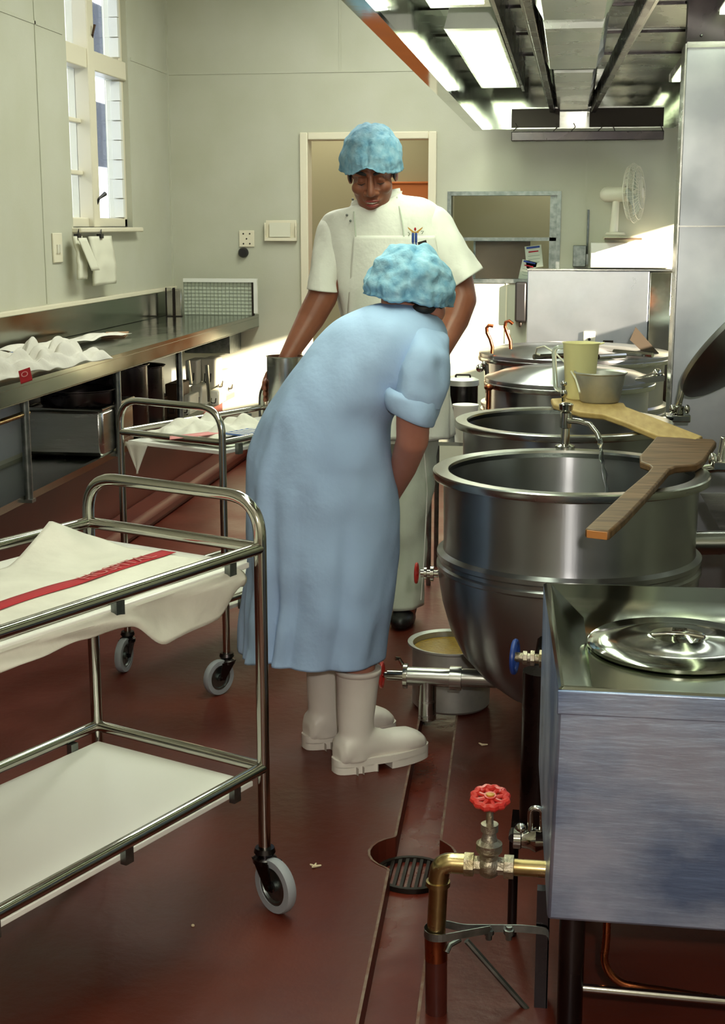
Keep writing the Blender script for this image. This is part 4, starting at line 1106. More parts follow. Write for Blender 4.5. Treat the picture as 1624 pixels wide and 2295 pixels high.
r1 = [V((bx0 + .010, by0 + .010, bz1 + h1)), V((bx1 - .012, by0 + .010, bz1 + h1)), V((bx1 - .012, by1 - .014, bz1 + h1)), V((xl + .016, by1 - .014, bz1 + h1))]
r2 = [V((bx0 + .060, by0 + .016, bz1 - .035)), V((bx1 - .05, by0 + .016, bz1 - .035)), V((bx1 - .05, by1 - .13, bz1 - .035)), V((xl + .085, by1 - .13, bz1 - .035))]
mb.rings([it, r1, r2], cap=False); mb.f.append([8, 9, 10, 11])
mb.rings([outer_t, it], cap=False)
obj('sunken_top', mb, 'tray', bo, smooth=25, bevel=.004)
mb = MB(); mb.box((bx0 - .002, by0 - .004, bz1 - .042), (bx1, by0, bz1 - .0005)); obj('folded_lip', mb, 'scuffed', bo, bevel=.003)
lc = aZ(1517, 1437, bz1 - .02); lc.z = bz1 - .034
mb = MB(); mb.lathe([(.163, 0), (.168, .004), (.168, .010), (.160, .016), (.11, .018), (.058, .024), (.052, .026), (.046, .018), (.030, .006), (0, .004)], lc, seg=80, cap=True); ld = obj('round_lid', mb, 'mirror', bo)
mb = MB(); mb.tube([lc + V((-.047, 0, .024)), lc + V((-.02, -.004, .029)), lc + V((.02, -.004, .029)), lc + V((.047, 0, .024))], .005, 10); obj('lid_handle', mb, 'chrome', ld)
mb = MB(); mb.tube([(.040, by0 + .06, 0), (.040, by0 + .06, bz0)], .023, 20); obj('leg', mb, 'dark_steel', bo)
for x_, y_ in ((bx1 - .05, by0 + .06), (bx1 - .05, by1 - .06), (.04, by1 - .06)):
    mb = MB(); mb.tube([(x_, y_, 0), (x_, y_, bz0)], .023, 16); obj('leg', mb, 'dark_steel', bo)
mb = MB(); a_ = aY(1298, 2205, by0 + .08); mb.tube([(.05, by0 + .065, a_.z + .002), (bx1 - .05, by0 + .065, a_.z - .01)], .008, 10); obj('brace_rail', mb, 'chrome', bo)
# copper feed pipe below
mb = MB(); cp = [aY(x, y, 2.33) for x, y in ((1360, 2050), (1358, 2110), (1352, 2150), (1362, 2180), (1390, 2205), (1430, 2212))] + [aY(1500, 2222, 2.36), aY(1624, 2242, 2.4), aY(1700, 2255, 2.4)]
mb.tube(rounded(cp, .02, 4), .0075, 12); obj('copper_pipe', mb, 'copper', bo)
# brass gate valve line
Yv = 2.36
gv = thing('gate_valve_pipe', (-.208, Yv, GD), 'brass pipe with red wheel gate valve dropping into the floor gutter', 'pipe valve')
pv = lambda x, y: aY(x, y, Yv)
zc = pv(1100, 1940).z; zx = pv(1095, 1940).x
ce = pv(983, 1938)
mb = MB(); mb.tube([(bx0 + .02, Yv, zc), (pv(1140, 1940).x, Yv, zc)], .0155, 22); obj('brass_pipe', mb, 'brass', gv)
mb = MB(); mb.tube(rounded([V((pv(1050, 1930).x, Yv, zc)), V((ce.x + .003, Yv, zc)), V((ce.x - .001, Yv, zc - .045))], .03, 10), .019, 20)
mb.lathe([(.019, 0), (.0225, .001), (.0225, .010), (.019, .011)], (ce.x - .001, Yv, zc - .047), (0, 0, 1), 24); obj('brass_elbow', mb, 'brass', gv)
mb = MB(); mb.tube([(ce.x, Yv, zc - .04), (ce.x - .004, Yv, zc - .150)], .0175, 20); obj('brass_pipe', mb, 'brass', gv)
mb = MB(); mb.tube([(ce.x - .004, Yv, zc - .150), (ce.x - .003, Yv, zc - .195)], .021, 20); obj('copper_joint', mb, 'copper', gv)
mb = MB(); mb.tube([(ce.x - .003, Yv, zc - .195), (ce.x - .001, Yv, GD + .002)], .0205, 20); obj('brown_pipe', mb, 'brown_pipe', gv)
mb = MB(); X_ = zx
mb.ell((X_, Yv, zc), (.024, .022, .024)); mb.lathe([(.016, -.046), (.023, -.045), (.023, -.028), (.017, -.027), (.017, .027), (.023, .028), (.023, .045), (.016, .046)], (X_, Yv, zc), (1, 0, 0), 8)
mb.lathe([(.019, .0), (.017, .022), (.024, .030), (.024, .044), (.015, .050), (.012, .062), (.012, .066), (.016, .068), (.016, .082), (.007, .084), (.006, .115)], (X_, Yv, zc), (0, 0, 1), 20); vb = obj('valve_body', mb, 'oldbrass', gv)
wz = pv(1095, 1788).z
mb = MB(); mb.lathe([(0, wz - zc - .008), (.008, wz - zc - .008), (.008, wz - zc + .008), (0, wz - zc + .009)], (X_, Yv, zc), (0, 0, 1), 14); obj('wheel_nut', mb, 'gold', vb)
handwheel('red_wheel', vb, (X_, Yv, wz), (.0, -.25, 1), .0295, 'red', 8, 12, .0068)
# chrome ball valve and lever behind
q = aY(1200, 1882, 2.62)
bv = thing('chrome_ball_valve', (q.x, 2.62, q.z - .03), 'chrome ball valve with upright lever between the red wheel and the boiler', 'valve')
mb = MB(); mb.lathe([(.018, -.045), (.022, -.044), (.022, -.03), (.018, -.028), (.020, -.012), (.026, 0), (.020, .012), (.018, .028), (.022, .03), (.022, .08), (.018, .081)], q, (1, 0, 0), 20); mb.ell(q + V((-.03, 0, .022)), (.012, .012, .012)); mb.ell(q + V((.03, 0, .022)), (.012, .012, .012)); obj('ball_valve_body', mb, 'chrome', bv)
mb = MB(); mb.tube(rounded([q + V((-.012, 0, .02)), q + V((-.012, 0, .068)), q + V((.012, 0, .068)), q + V((.012, 0, .02))], .012), .006, 10); obj('lever', mb, 'chrome', bv)
mb = MB(); mb.tube([q + V((-.045, 0, 0)), q + V((-.045, .03, 0)), q + V((-.045, .05, -.03)), q + V((-.045, .05, -.30))], .010, 10); obj('tail_pipe', mb, 'dark_steel', bv)
# blue valve
q = aY(1153, 1472, 3.06)
bl = thing('blue_wheel_valve', (q.x, 3.06, q.z - .04), 'blue wheel valve on a brass stem between kettle and boiler', 'valve')
handwheel('blue_wheel', bl, q, (1, -.15, 0), .036, 'blue', 4, 0, .006)
mb = MB(); mb.tube([q, q + V((.09, 0, -.004))], .011, 12)
for dx, r_ in ((.018, .017), (.035, .019), (.055, .021), (.066, .021)): mb.lathe([(.011, 0), (r_, .001), (r_, .010), (.011, .011)], q + V((dx, 0, -.002)), (1, 0, 0), 8)
mb.tube([q + V((.075, 0, -.004)), q + V((.095, .15, 0)), q + V((.10, .33, .02))], .014, 10); obj('brass_stem', mb, 'oldbrass', bl)
# strap bracket with upright and brace
Yb_ = 2.36
bk = thing('pipe_bracket', (aY(1213, 2290, Yb_).x, Yb_, 0), 'galvanised strap bracket clamping the brass pipe to a steel upright', 'bracket')
ux = aY(1215, 2100, 2.42).x
mb = MB(); mb.box((ux - .012, 2.40, 0), (ux + .012, 2.425, aY(1205, 1985, 2.42).z)); mb.box((ux + .010, 2.40, 0), (ux + .013, 2.44, aY(1205, 1985, 2.42).z)); obj('upright', mb, 'dark_steel', bk)
zz = aY(975, 2085, Yb_).z
pc_ = V((ce.x - .004, Yb_, zz))
mb = MB()
loop = [V((ux + .012, 2.395, zz - .03)), V((ux + .012, 2.395, zz - .004)), V((ux - .04, 2.392, zz - .001)), V((pc_.x + .05, Yb_ + .016, zz)), V((pc_.x + .01, Yb_ + .021, zz + .004)), V((pc_.x - .016, Yb_ + .012, zz + .003)), V((pc_.x - .024, Yb_ - .004, zz - .001)), V((pc_.x - .014, Yb_ - .020, zz - .004)), V((pc_.x + .010, Yb_ - .023, zz - .004)), V((pc_.x + .04, Yb_ - .012, zz - .001)), V((pc_.x + .10, 2.378, zz))]
lp = rounded(loop, .012, 3)
mb.rings([[p_ + V((0, 0, s_ * .0075)) + off for s_, off in ((-1, V((0, .0012, 0))), (1, V((0, .0012, 0))), (1, V((0, -.0012, 0))), (-1, V((0, -.0012, 0))))] for p_ in lp]); obj('strap', mb, 'galv', bk, smooth=0)
mb = MB()
for px in (1095, 1140):
    q = aY(px, 2090, 2.385); mb.lathe([(0, -.014), (.006, -.014), (.006, -.004), (.010, -.003), (.010, .006), (.006, .007), (.006, .012), (0, .012)], q, (0, 0, 1), 8)
obj('bolts', mb, 'galv', bk)
mb = MB(); mb.tube([aY(1045, 2108, 2.385), aY(1205, 2290, 2.40), aY(1260, 2350, 2.41)], .006, 8); obj('brace', mb, 'galv', bk)
mb = MB(); mb.tube([aY(1000, 2135, 2.35), aY(1008, 2118, 2.36), aY(1030, 2106, 2.38)], .005, 8); obj('strap_tail', mb, 'galv', bk)
# low apron right of the nearest kettle
mb = MB(); A_ = aY(1568, 1106, 4.25); B_ = aY(1700, 1106, 4.25); C_ = aY(1700, 1400, 4.25)
mb.prism([A_, B_, C_, aY(1628, 1215, 4.25)], (0, .02, 0)); mb.box((A_.x + .1, 4.27, 0), (B_.x, 4.29, A_.z)); tag(obj('steel_apron', mb, 'steel'), 'slanted stainless apron sheet right of the nearest kettle', 'steel sheet')
mb = MB(); mb.box((.22, 3.15, .0), (1.1, 3.17, .55)); mb.box((.22, 3.15, .55), (1.1, 3.22, .565)); tag(obj('low_guard', mb, 'galv', bevel=.003), 'low grey guard sheet between the nearest kettle and the boiler', 'steel sheet')
# ================================================================ PEOPLE
def voxel(o, size, sm=6, fac=.5):
    r = o.modifiers.new('remesh', 'REMESH'); r.mode = 'VOXEL'; r.voxel_size = size; r.use_smooth_shade = True
    s = o.modifiers.new('smooth', 'SMOOTH'); s.iterations = sm; s.factor = fac
    return o


def ringLR(L, R, Y, ry, n=48, fold=None, sq=1.0, tilt=0.0, Y2=None):
    """ring through a left and a right silhouette point at depth Y, with depth radius ry"""
    a = aY(L[0], L[1], Y); b = aY(R[0], R[1], Y2 if Y2 else Y); c = (a + b) / 2; u = (b - a) / 2
    v = V((0, ry, ry * tilt)); out = []
    for k in range(n):
        th = 2 * PI * k / n; cs, sn = math.cos(th), math.sin(th)
        if sq != 1.0:
            cs = math.copysign(abs(cs) ** sq, cs); sn = math.copysign(abs(sn) ** sq, sn)
        m = fold(th) if fold else 1
        out.append(c + u * cs * m + v * sn * m)
    return out


def interp_rings(keys, steps):
    """Catmull-Rom interpolation of ring point lists"""
    out = []
    for i in range(len(keys) - 1):
        p0 = keys[max(0, i - 1)]; p1 = keys[i]; p2 = keys[i + 1]; p3 = keys[min(len(keys) - 1, i + 2)]
        for s in range(steps):
            t = s / steps
            out.append([.5 * ((2 * b) + (c - a) * t + (2 * a - 5 * b + 4 * c - d) * t * t + (3 * b - a - 3 * c + d) * t ** 3) for a, b, c, d in zip(p0, p1, p2, p3)])
    out.append(keys[-1]); return out


def wrinkle(rings, amp, sc=9, seed=0, amp_fn=None):
    n = len(rings)
    for i, r in enumerate(rings):
        c = sum(r, V()) / len(r); k = amp * (amp_fn(i / (n - 1)) if amp_fn else 1)
        for j, p in enumerate(r):
            d = (p - c); L_ = d.length or 1
            r[j] = p + d / L_ * k * noise.noise(V((p.x * sc, p.y * sc, p.z * sc * .55 + seed)))
    return rings


def hand(mb_, w, d, n, s=1.0, curl=.6, thumb=1, spread=.10):
    """w wrist, d finger direction, n back-of-hand normal; thumb +1/-1 chooses the side"""
    d = V(d).normalized(); n = V(n); n = (n - d * n.dot(d)).normalized(); sd = d.cross(n) * thumb
    lens = (.042, .047, .043, .034)
    for i in range(4):
        off = (1.5 - i) * .019 * s
        k = w + d * .082 * s + sd * off + n * (.004 if i in (1, 2) else 0)
        mb_.cap_(w + sd * off * .55 + d * .01, .015 * s, k, .0115 * s, 10)
        dd = (d + sd * (1.5 - i) * spread).normalized(); p = k; a_ = curl * .5; r_ = .0098 * s
        for j, f_ in enumerate((1, .62, .5)):
            q = dd * math.cos(a_) - n * math.sin(a_)
            p2 = p + q * lens[i] * f_ * s; mb_.cap_(p, r_, p2, r_ * .9, 10); p = p2; r_ *= .9; a_ += curl
    t0 = w + d * .022 * s + sd * .024 * s; q = (d * .62 + sd * .75 - n * .25).normalized()
    t1_ = t0 + q * .042 * s; t2_ = t1_ + (q * .7 + d * .4 - n * .35).normalized() * .032 * s; t3_ = t2_ + (q * .3 + d * .7 - n * .4).normalized() * .026 * s
    mb_.cap_(t0, .014 * s, t1_, .0125 * s, 10); mb_.cap_(t1_, .0125 * s, t2_, .0108 * s, 10); mb_.cap_(t2_, .0108 * s, t3_, .009 * s, 10)


def head(mb_, c, R, s=1.0):
    """adds a head to mb_, returns a placing function for features; face looks along local -Y"""
    T = lambda x, y, z: c + R @ V((x * s, y * s, z * s))
    E_ = lambda x, y, z, a, b, d: mb_.ell(T(x, y, z), (a * s, b * s, d * s), R, 24, 16)
    E_(0, .012, .035, .078, .096, .088); E_(0, -.030, -.035, .066, .060, .078); E_(0, -.052, -.090, .036, .034, .026)
    E_(0, -.045, -.072, .055, .040, .038)
    E_(-.028, -.082, .032, .030, .012, .011); E_(.028, -.082, .032, .030, .012, .011); E_(0, -.060, .055, .055, .022, .030)
    mb_.cap_(T(0, -.086, .018), .0085 * s, T(0, -.112, -.026), .0135 * s, 12)
    E_(-.0155, -.099, -.031, .0125, .012, .0095); E_(.0155, -.099, -.031, .0125, .012, .0095)
    for e in (-1, 1):
        E_(e * .041, -.066, -.022, .026, .022, .024); E_(e * .031, -.0745, .008, .0155, .0125, .0105)
        E_(e * .076, .012, -.008, .010, .020, .032)
    E_(0, -.082, -.056, .030, .014, .018)
    E_(0, -.0975, -.0555, .024, .007, .0055); E_(0, -.095, -.0745, .020, .008, .0065)
    return T


def cap_mesh(c, R, rx, ry, rz, crease, seed, bot=-.72, amp=.006, gathers=34, notch=0):
    """bouffant hair cover: domed top, fullest near the elastic, gathered underneath"""
    mb_ = MB(); nu, nv = 140, 56
    prof = []
    for j in range(1, nv):
        t = j / nv
        if t < .78:
            q = t / .78; z = 1 - (1 - bot) * (1 - math.cos(q * PI / 2)) ** 1.0 if False else math.cos(q * PI * .5) * (1 - bot) + bot
            h = (z - bot) / (1 - bot); r = (1 - h ** 2.3) ** .52 * (1 - .05 * (1 - h) ** 2)
        else:
            q = (t - .78) / .22; z = bot - .10 * math.sin(q * PI) + .08 * q; r = .95 * math.cos(q * PI / 2) ** .8 * (1 - .0 * q) + .02
        prof.append((r, z))
    rs = []
    for r, z in prof:
        ring = []
        for i in range(nu):
            ph = 2 * PI * i / nu; d = V((r * math.cos(ph), r * math.sin(ph), z * (1 - notch * math.exp(-((r * math.cos(ph) - .05) / .38) ** 2) * (r * math.sin(ph) < 0) * (z < 0)))); m = 1.0
            if crease:
                m -= crease * math.exp(-((d.x - .05) / .09) ** 2) * (1 if (d.y < .2 or z > .2) else .3) * smooth01(min(1, max(0, (z - bot + .1) / .5)))
                m -= crease * .35 * math.exp(-((d.x - .05) / .30) ** 2) * (1 if z > .5 else 0) * (z - .5)
            low = smooth01(min(1, max(0, (.15 - z) / .8)))
            m += .016 * math.sin(gathers * ph + 3 * noise.noise(d * 2)) * low
            p = V((d.x * rx, d.y * ry, d.z * rz)) * m
            nn = noise.noise(d * 2.2 + V((seed, 0, 0))) * amp * 1.4 + noise.noise(d * 5 + V((0, seed, 0))) * amp * .55
            p += V((math.cos(ph) * r, math.sin(ph) * r, z)).normalized() * nn
            ring.append(c + R @ p)
        rs.append(ring)
    mb_.rings(rs, cap=True)
    return mb_


# ---------------------------------------------------------------- the man
YM = 4.92
MT = thing('person', aY(905, 1400, YM) * 1, 'person in white short-sleeved jacket and blue hair cover looking down, facing camera', 'person')
MT.location.z = 0; ORG[MT.name] = V((MT.location.x, MT.location.y, 0))
mb = MB()
RM = Matrix.Rotation(math.radians(24), 3, 'X') @ Matrix.Identity(3)
RM = Matrix.Rotation(math.radians(-3), 3, 'Y') @ Matrix.Rotation(math.radians(3), 3, 'Z') @ RM
hcM = aY(834, 388, 4.87)
TM = head(mb, hcM, RM, 1.04)
P = lambda x, y, Y: aY(x, y, Y)
mb.cap_(TM(0, .03, -.03), .058, P(845, 500, 4.96), .066)
mb.ell(P(862, 560, 4.96), (.175, .095, .14)); mb.ell(P(880, 680, 4.96), (.16, .10, .18)); mb.ell(P(888, 850, 4.95), (.165, .11, .16))
mb.cap_(P(800, 500, 4.97), .06, P(930, 490, 4.97), .06)
# image-left arm reaching to the jug
shL, elL, wrL = P(758, 525, 4.95), P(708, 690, 4.86), P(641, 806, 4.74)
mb.cap_(shL, .055, P(735, 600, 4.92), .056); mb.cap_(P(735, 600, 4.92), .058, P(722, 665, 4.88), .054); mb.cap_(P(722, 665, 4.88), .054, P(695, 715, 4.85), .050); mb.cap_(P(695, 715, 4.85), .049, wrL, .029)
hand(mb, wrL + V((-.012, .03, -.01)), V((-.25, .06, -.95)), V((-.6, .75, 0)), 1.0, .35, -1)
mb.cap_(wrL, .029, wrL + V((-.012, .03, -.02)), .026)
# fingers that show round the edge of the jug
for i in range(4):
    z0 = jc.z + .13 - i * .021
    a0_ = jc + V((-.062, .045, 0)); a0_.z = z0; a1_ = jc + V((-.072, .008, 0)); a1_.z = z0 - .002; a2_ = jc + V((-.069, -.022 + .004 * i, 0)); a2_.z = z0 - .004
    mb.cap_(a0_, .0105, a1_, .0100, 10); mb.cap_(a1_, .0100, a2_, .0085, 10)
    mb.cap_(a0_, .0105, wrL + V((-.02, .05, -.03)), .016, 10)
# image-right arm bent behind the woman's shoulder
shR = P(985, 520, 4.95)
mb.cap_(shR, .052, P(1020, 600, 4.93), .052); mb.cap_(P(1020, 600, 4.93), .055, P(1036, 672, 4.88), .050); mb.cap_(P(1036, 672, 4.88), .050, P(1020, 720, 4.84), .047); mb.cap_(P(1020, 720, 4.84), .046, P(972, 815, 4.70), .031)
hand(mb, P(968, 822, 4.69), V((-.5, -.3, -.8)), V((.3, -.9, .2)), 1.0, .4, 1)
# legs
for x0, x1, x2 in ((862, 800, 800), (920, 912, 906)):
    mb.cap_(P(x0, 900, 4.95), .085, P(x1, 1150, 4.95), .055); mb.cap_(P(x1, 1150, 4.95), .055, P(x2, 1385, 4.94), .038)
bm_ = obj('body', mb, 'skin_dark', MT); voxel(bm_, .0042, 5)
# face details
for e in (-1, 1):
    q = MB(); pts = [TM(e * .012, -.0945, .031), TM(e * .024, -.0955, .037), TM(e * .040, -.088, .040), TM(e * .054, -.076, .033)]
    q.tube(pts, [.004, .0065, .006, .0025], 8); obj('eyebrow', q, 'hair', MT)
    q = MB(); q.tube([TM(e * .018, -.0865, .000), TM(e * .031, -.0885, -.0045), TM(e * .044, -.083, -.0015)], [.001, .0022, .001], 6); obj('eyelashes', q, 'lashes', MT)
q = MB(); q.tube([TM(x / 1000, -.1035 + abs(x) * .00022, -.0555 - abs(x) * .00008) for x in (-24, -14, -5, 0, 5, 14, 24)], [.001, .004, .0052, .0045, .0052, .004, .001], 8)
q.tube([TM(x / 1000, -.1020 + abs(x) * .00022, -.0755 + abs(x) * .00025) for x in (-22, -14, -5, 5, 14, 22)], [.001, .0045, .0062, .0062, .0045, .001], 8); obj('lips', q, 'lips', MT)
q = MB(); q.tube([TM(x / 1000, -.1005 + abs(x) * .0003, -.0635) for x in (-17, -8, 0, 8, 17)], [.001, .0032, .0038, .0032, .001], 8); obj('teeth', q, 'teeth', MT)
q = MB(); q.ell(TM(0, .022, .030), (.084, .098, .088), RM, 24, 16)
for e in (-1, 1): q.ell(TM(e * .0735, -.018, .008), (.006, .012, .030), RM)
obj('hair', q, 'hair', MT)
mc_ = aY(829, 332, 4.852)
RC = Matrix.Rotation(math.radians(14), 3, 'X')
obj('hair_cover', cap_mesh(mc_ + V((0, .01, -.002)), RC, .114, .142, .088, .09, 3.3, bot=-.74, notch=.42), 'cap', MT, smooth=70)
# jacket
keysM = [((790, 456), (893, 430), 4.945, .070), ((783, 466), (899, 440), 4.945, .078), ((742, 476), (955, 446), 4.95, .105), ((724, 494), (990, 468), 4.95, .122), ((722, 540), (1004, 520), 4.95, .132), ((742, 600), (1004, 600), 4.95, .136), ((757, 680), (1000, 680), 4.95, .134), ((764, 760), (996, 765), 4.95, .132), ((770, 850), (1004, 860), 4.95, .14), ((780, 985), (1013, 975), 4.95, .15)]
rk = [ringLR(L, R, Y, ry, 64, sq=.88) for L, R, Y, ry in keysM]
rj = wrinkle(wrinkle(interp_rings(rk, 8), .018, 9, 2), .007, 20, 4)
mb = MB().rings(rj, cap=False); jk = obj('jacket', mb, 'jacket', MT, smooth=80, solid=.004)
def sleeve(keys, name, m_, parent, amp=.010, seed=0, n=40, cap=False, solid=.004):
    r_ = [ringLR(L, R, Y, ry, n) for L, R, Y, ry in keys]
    return obj(name, MB().rings(wrinkle(wrinkle(interp_rings(r_, 8), amp, 13, seed), amp * .45, 30, seed), cap=cap), m_, parent, smooth=80, solid=solid)
sleeve([((745, 486), (800, 500), 4.95, .070), ((724, 494), (796, 545), 4.95, .085), ((708, 545), (782, 590), 4.93, .082), ((696, 600), (768, 625), 4.91, .078), ((687, 646), (763, 656), 4.89, .074)], 'sleeve', 'jacket', MT, .014, 4)
sleeve([((958, 462), (915, 520), 4.95, .065), ((988, 468), (940, 545), 4.95, .085), ((1020, 505), (965, 590), 4.94, .085), ((1052, 560), (985, 630), 4.93, .08), ((1081, 602), (1006, 652), 4.91, .078)], 'sleeve', 'jacket', MT, .014, 7)
# standing collar
r_ = [ringLR(L, R, Y, ry, 48) for L, R, Y, ry in (((787, 468), (898, 440), 4.945, .083), ((790, 452), (894, 422), 4.945, .078))]
obj('collar', MB().rings(interp_rings(r_, 3), cap=False), 'jacket', MT, smooth=80, solid=.005)
def frontY(px, py, off=0.0):
    ks = keysM
    for i in range(len(ks) - 1):
        y0 = (ks[i][0][1] + ks[i][1][1]) / 2; y1 = (ks[i + 1][0][1] + ks[i + 1][1][1]) / 2
        if y0 <= py <= y1 or i == len(ks) - 2:
            t = min(1, max(0, (py - y0) / (y1 - y0))); f_ = lambda k, q: ks[i][k][q] * (1 - t) + ks[i + 1][k][q] * t
            xl, xr = f_(0, 0), f_(1, 0); ry = ks[i][3] * (1 - t) + ks[i + 1][3] * t
            s = min(.98, abs((px - (xl + xr) / 2) / ((xr - xl) / 2)))
            return aY(px, py, 4.95 - ry * (1 - s ** 2.27) ** .44 - off)
# apron
def apf(s, t):
    top, botm = 528, 985
    y = top + (botm - top) * t
    xl = 792 + (775 - 792) * min(1, t * 2.2); xr = 975 + (1008 - 975) * min(1, t * 2.2)
    x = xl + (xr - xl) * s
    p = frontY(x, y, .022 + .004 * noise.noise(V((x * .02, y * .008, 0))))
    return p
ap = obj('apron', MB().grid(apf, 40, 60), 'jacket', MT, smooth=80, solid=.002)
q = MB(); q.tube([frontY(797, 530, .024), frontY(795, 505, .022), frontY(793, 480, .02), aY(792, 462, 4.90)], .0028, 6); obj('apron_string', q, 'trouser', ap); q = MB(); q.tube([frontY(905, 530, .024), frontY(902, 500, .022), frontY(896, 470, .02), aY(889, 442, 4.88)], .0028, 6)
obj('apron_string', q, 'trouser', ap)
q = MB()
for x_, y_ in ((777, 482), (785, 495), (790, 447)): q.ell(frontY(x_, y_, .012), (.0045, .004, .0045), nu=10, nv=8)
obj('buttons', q, 'galv', jk)
# badge: gold wings, shield and small grey marks
e0_ = frontY(930, 515, .028)
q = MB()
for e in (-1, 1):
    q.prism([e0_ + V((e * .004, 0, -.006)), e0_ + V((e * .026, 0, .010)), e0_ + V((e * .024, 0, .004)), e0_ + V((e * .014, 0, -.006))], (0, .002, 0))
q.box(e0_ + V((-.012, 0, -.011)), e0_ + V((.012, .002, -.006)))
em = obj('chest_emblem', q, 'gold', jk)
q = MB(); q.ell(e0_ + V((0, 0, .002)), (.004, .002, .006), nu=10, nv=8); obj('emblem_centre', q, 'redstripe', em)
q = MB(); q.tube([frontY(914, 520, .028), frontY(918, 524, .028), frontY(915, 528, .028)], .0018, 6); q.tube([frontY(943, 518, .028), frontY(949, 518, .028), frontY(945, 524, .028)], .0018, 6); obj('pocket_marks', q, 'gridline', em)
c_ = frontY(946, 544, .030); q = MB(); q.obox(c_, V((.0145, 0, .004)), (0, .002, 0), V((-.0015, 0, .0055))); obj('name_badge', q, 'dark', jk)
for x_, lb in ((925, 'blue pen clipped in the white chest pocket, the left of two'), (932, 'blue pen clipped in the white chest pocket, next to the dark badge')):
    q = MB(); a_ = frontY(x_, 524, .030); b2 = frontY(x_, 542, .030); q.cap_(a_, .0042, b2, .0040, 10); pn = obj('pen', q, 'blue'); tag(pn, lb, 'pen', 'pens in the chest pocket')
    q = MB(); q.cap_(frontY(x_, 544, .030), .0026, frontY(x_ + 1, 555, .030), .0022, 8); obj('pen_barrel', q, 'bluetrim', pn)
# trousers
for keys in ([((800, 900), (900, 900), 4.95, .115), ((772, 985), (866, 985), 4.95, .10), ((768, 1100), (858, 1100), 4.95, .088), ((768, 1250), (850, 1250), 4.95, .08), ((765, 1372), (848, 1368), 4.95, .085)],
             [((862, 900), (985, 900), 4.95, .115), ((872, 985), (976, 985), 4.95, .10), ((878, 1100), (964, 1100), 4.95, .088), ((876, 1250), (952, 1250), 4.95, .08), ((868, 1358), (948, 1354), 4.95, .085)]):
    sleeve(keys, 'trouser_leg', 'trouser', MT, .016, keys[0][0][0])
q = MB(); q.tube([aY(950, 1010, 4.865), aY(957, 1100, 4.875), aY(950, 1250, 4.885), aY(943, 1345, 4.88)], .0022, 6); obj('side_seam', q, 'jacket', MT)
for x_ in (905, 806):
    q = MB(); c_ = aZ(x_, 1392, 0)
    q.ell(c_ + V((0, .02, .045)), (.046, .075, .045)); q.ell(c_ + V((.0, -.07, .032)), (.047, .085, .034)); q.ell(c_ + V((0, -.03, .014)), (.048, .12, .014))
    sh_ = obj('shoe', q, 'black', MT); voxel(sh_, .006, 4)

# ---------------------------------------------------------------- the woman
YW = 3.55
WT = thing('person', (-.55, YW, 0), 'person in pale blue dress, blue hair cover and white rubber boots bending over', 'person')
mb = MB()
hW = aY(928, 655, 3.63)
d_ = V((.62, .55, -.56)).normalized()      # where the face looks
upv = V((.45, .25, .85)); xx_ = d_.cross(upv).normalized(); upv = xx_.cross(d_).normalized()
RW = Matrix((xx_, -d_, upv)).transposed()
TW = head(mb, hW, RW, .86)
mb.cap_(TW(0, .04, -.02), .055, P(905, 755, 3.58), .06); mb.ell(P(972, 698, 3.62), (.030, .04, .032))
mb.cap_(P(900, 775, 3.56), .085, P(800, 830, 3.56), .12); mb.cap_(P(800, 830, 3.56), .12, P(730, 980, 3.56), .13)
BT = (aZ(797, 1722, 0), aZ(728, 1668, 0))
for (x0, yy, Ya), b_c in (((735, 1010, 3.52), BT[0]), ((705, 1010, 3.60), BT[1])):
    hp = P(x0, yy, Ya); an = V((b_c.x, b_c.y, .07)); kn = V(((hp.x + an.x) / 2 + .02, (hp.y + an.y) / 2, .50)); ca_ = V((b_c.x + .006, b_c.y, .31))
    mb.cap_(hp, .085, kn, .058); mb.cap_(kn, .056, ca_, .050); mb.cap_(ca_, .049, an, .034)
    mb.cap_(an, .032, an + V((.10, .08, -.02)), .028)
# near arm: upper arm down out of the sleeve, forearm forward
A0, A1, A2 = P(940, 830, 3.44), P(924, 985, 3.44), P(866, 1125, 3.68)
mb.cap_(A0, .042, P(925, 930, 3.42), .043); mb.cap_(P(925, 930, 3.42), .043, A1, .042); mb.cap_(A1, .042, P(903, 1048, 3.54), .036); mb.cap_(P(903, 1048, 3.54), .036, A2, .026)
hand(mb, A2 + V((-.005, .02, -.01)), V((-.35, .75, -.5)), V((.8, .3, .2)), .92, .5, 1)
mb.cap_(A2, .026, A2 + V((-.005, .02, -.01)), .024)
B0, B1, B2 = P(960, 800, 3.72), P(925, 985, 3.76), P(872, 1100, 3.72)
mb.cap_(B0, .05, B1, .038); mb.cap_(B1, .038, B2, .026); hand(mb, B2, V((-.5, -.2, -.7)), V((.8, .3, .2)), .92, .5, -1)
wb_ = obj('body', mb, 'skin', WT); voxel(wb_, .0050, 5)
q = MB(); q.ell(TW(0, .022, .015), (.074, .086, .078), RW, 24, 16)
q.ell(TW(.050, .03, -.035), (.026, .04, .03), RW); q.ell(TW(-.050, .03, -.035), (.026, .04, .03), RW)
q.ell(P(950, 690, 3.55), (.030, .04, .016)); q.ell(P(985, 688, 3.62), (.012, .03, .022))
obj('hair', q, 'hair', WT)
RCW = Matrix.Rotation(math.radians(8), 3, 'Y')
obj('hair_cover', cap_mesh(aY(921, 624, 3.61), RCW, .122, .125, .090, .09, 8.1, bot=-.60, amp=.009, gathers=30), 'cap', WT, smooth=70)
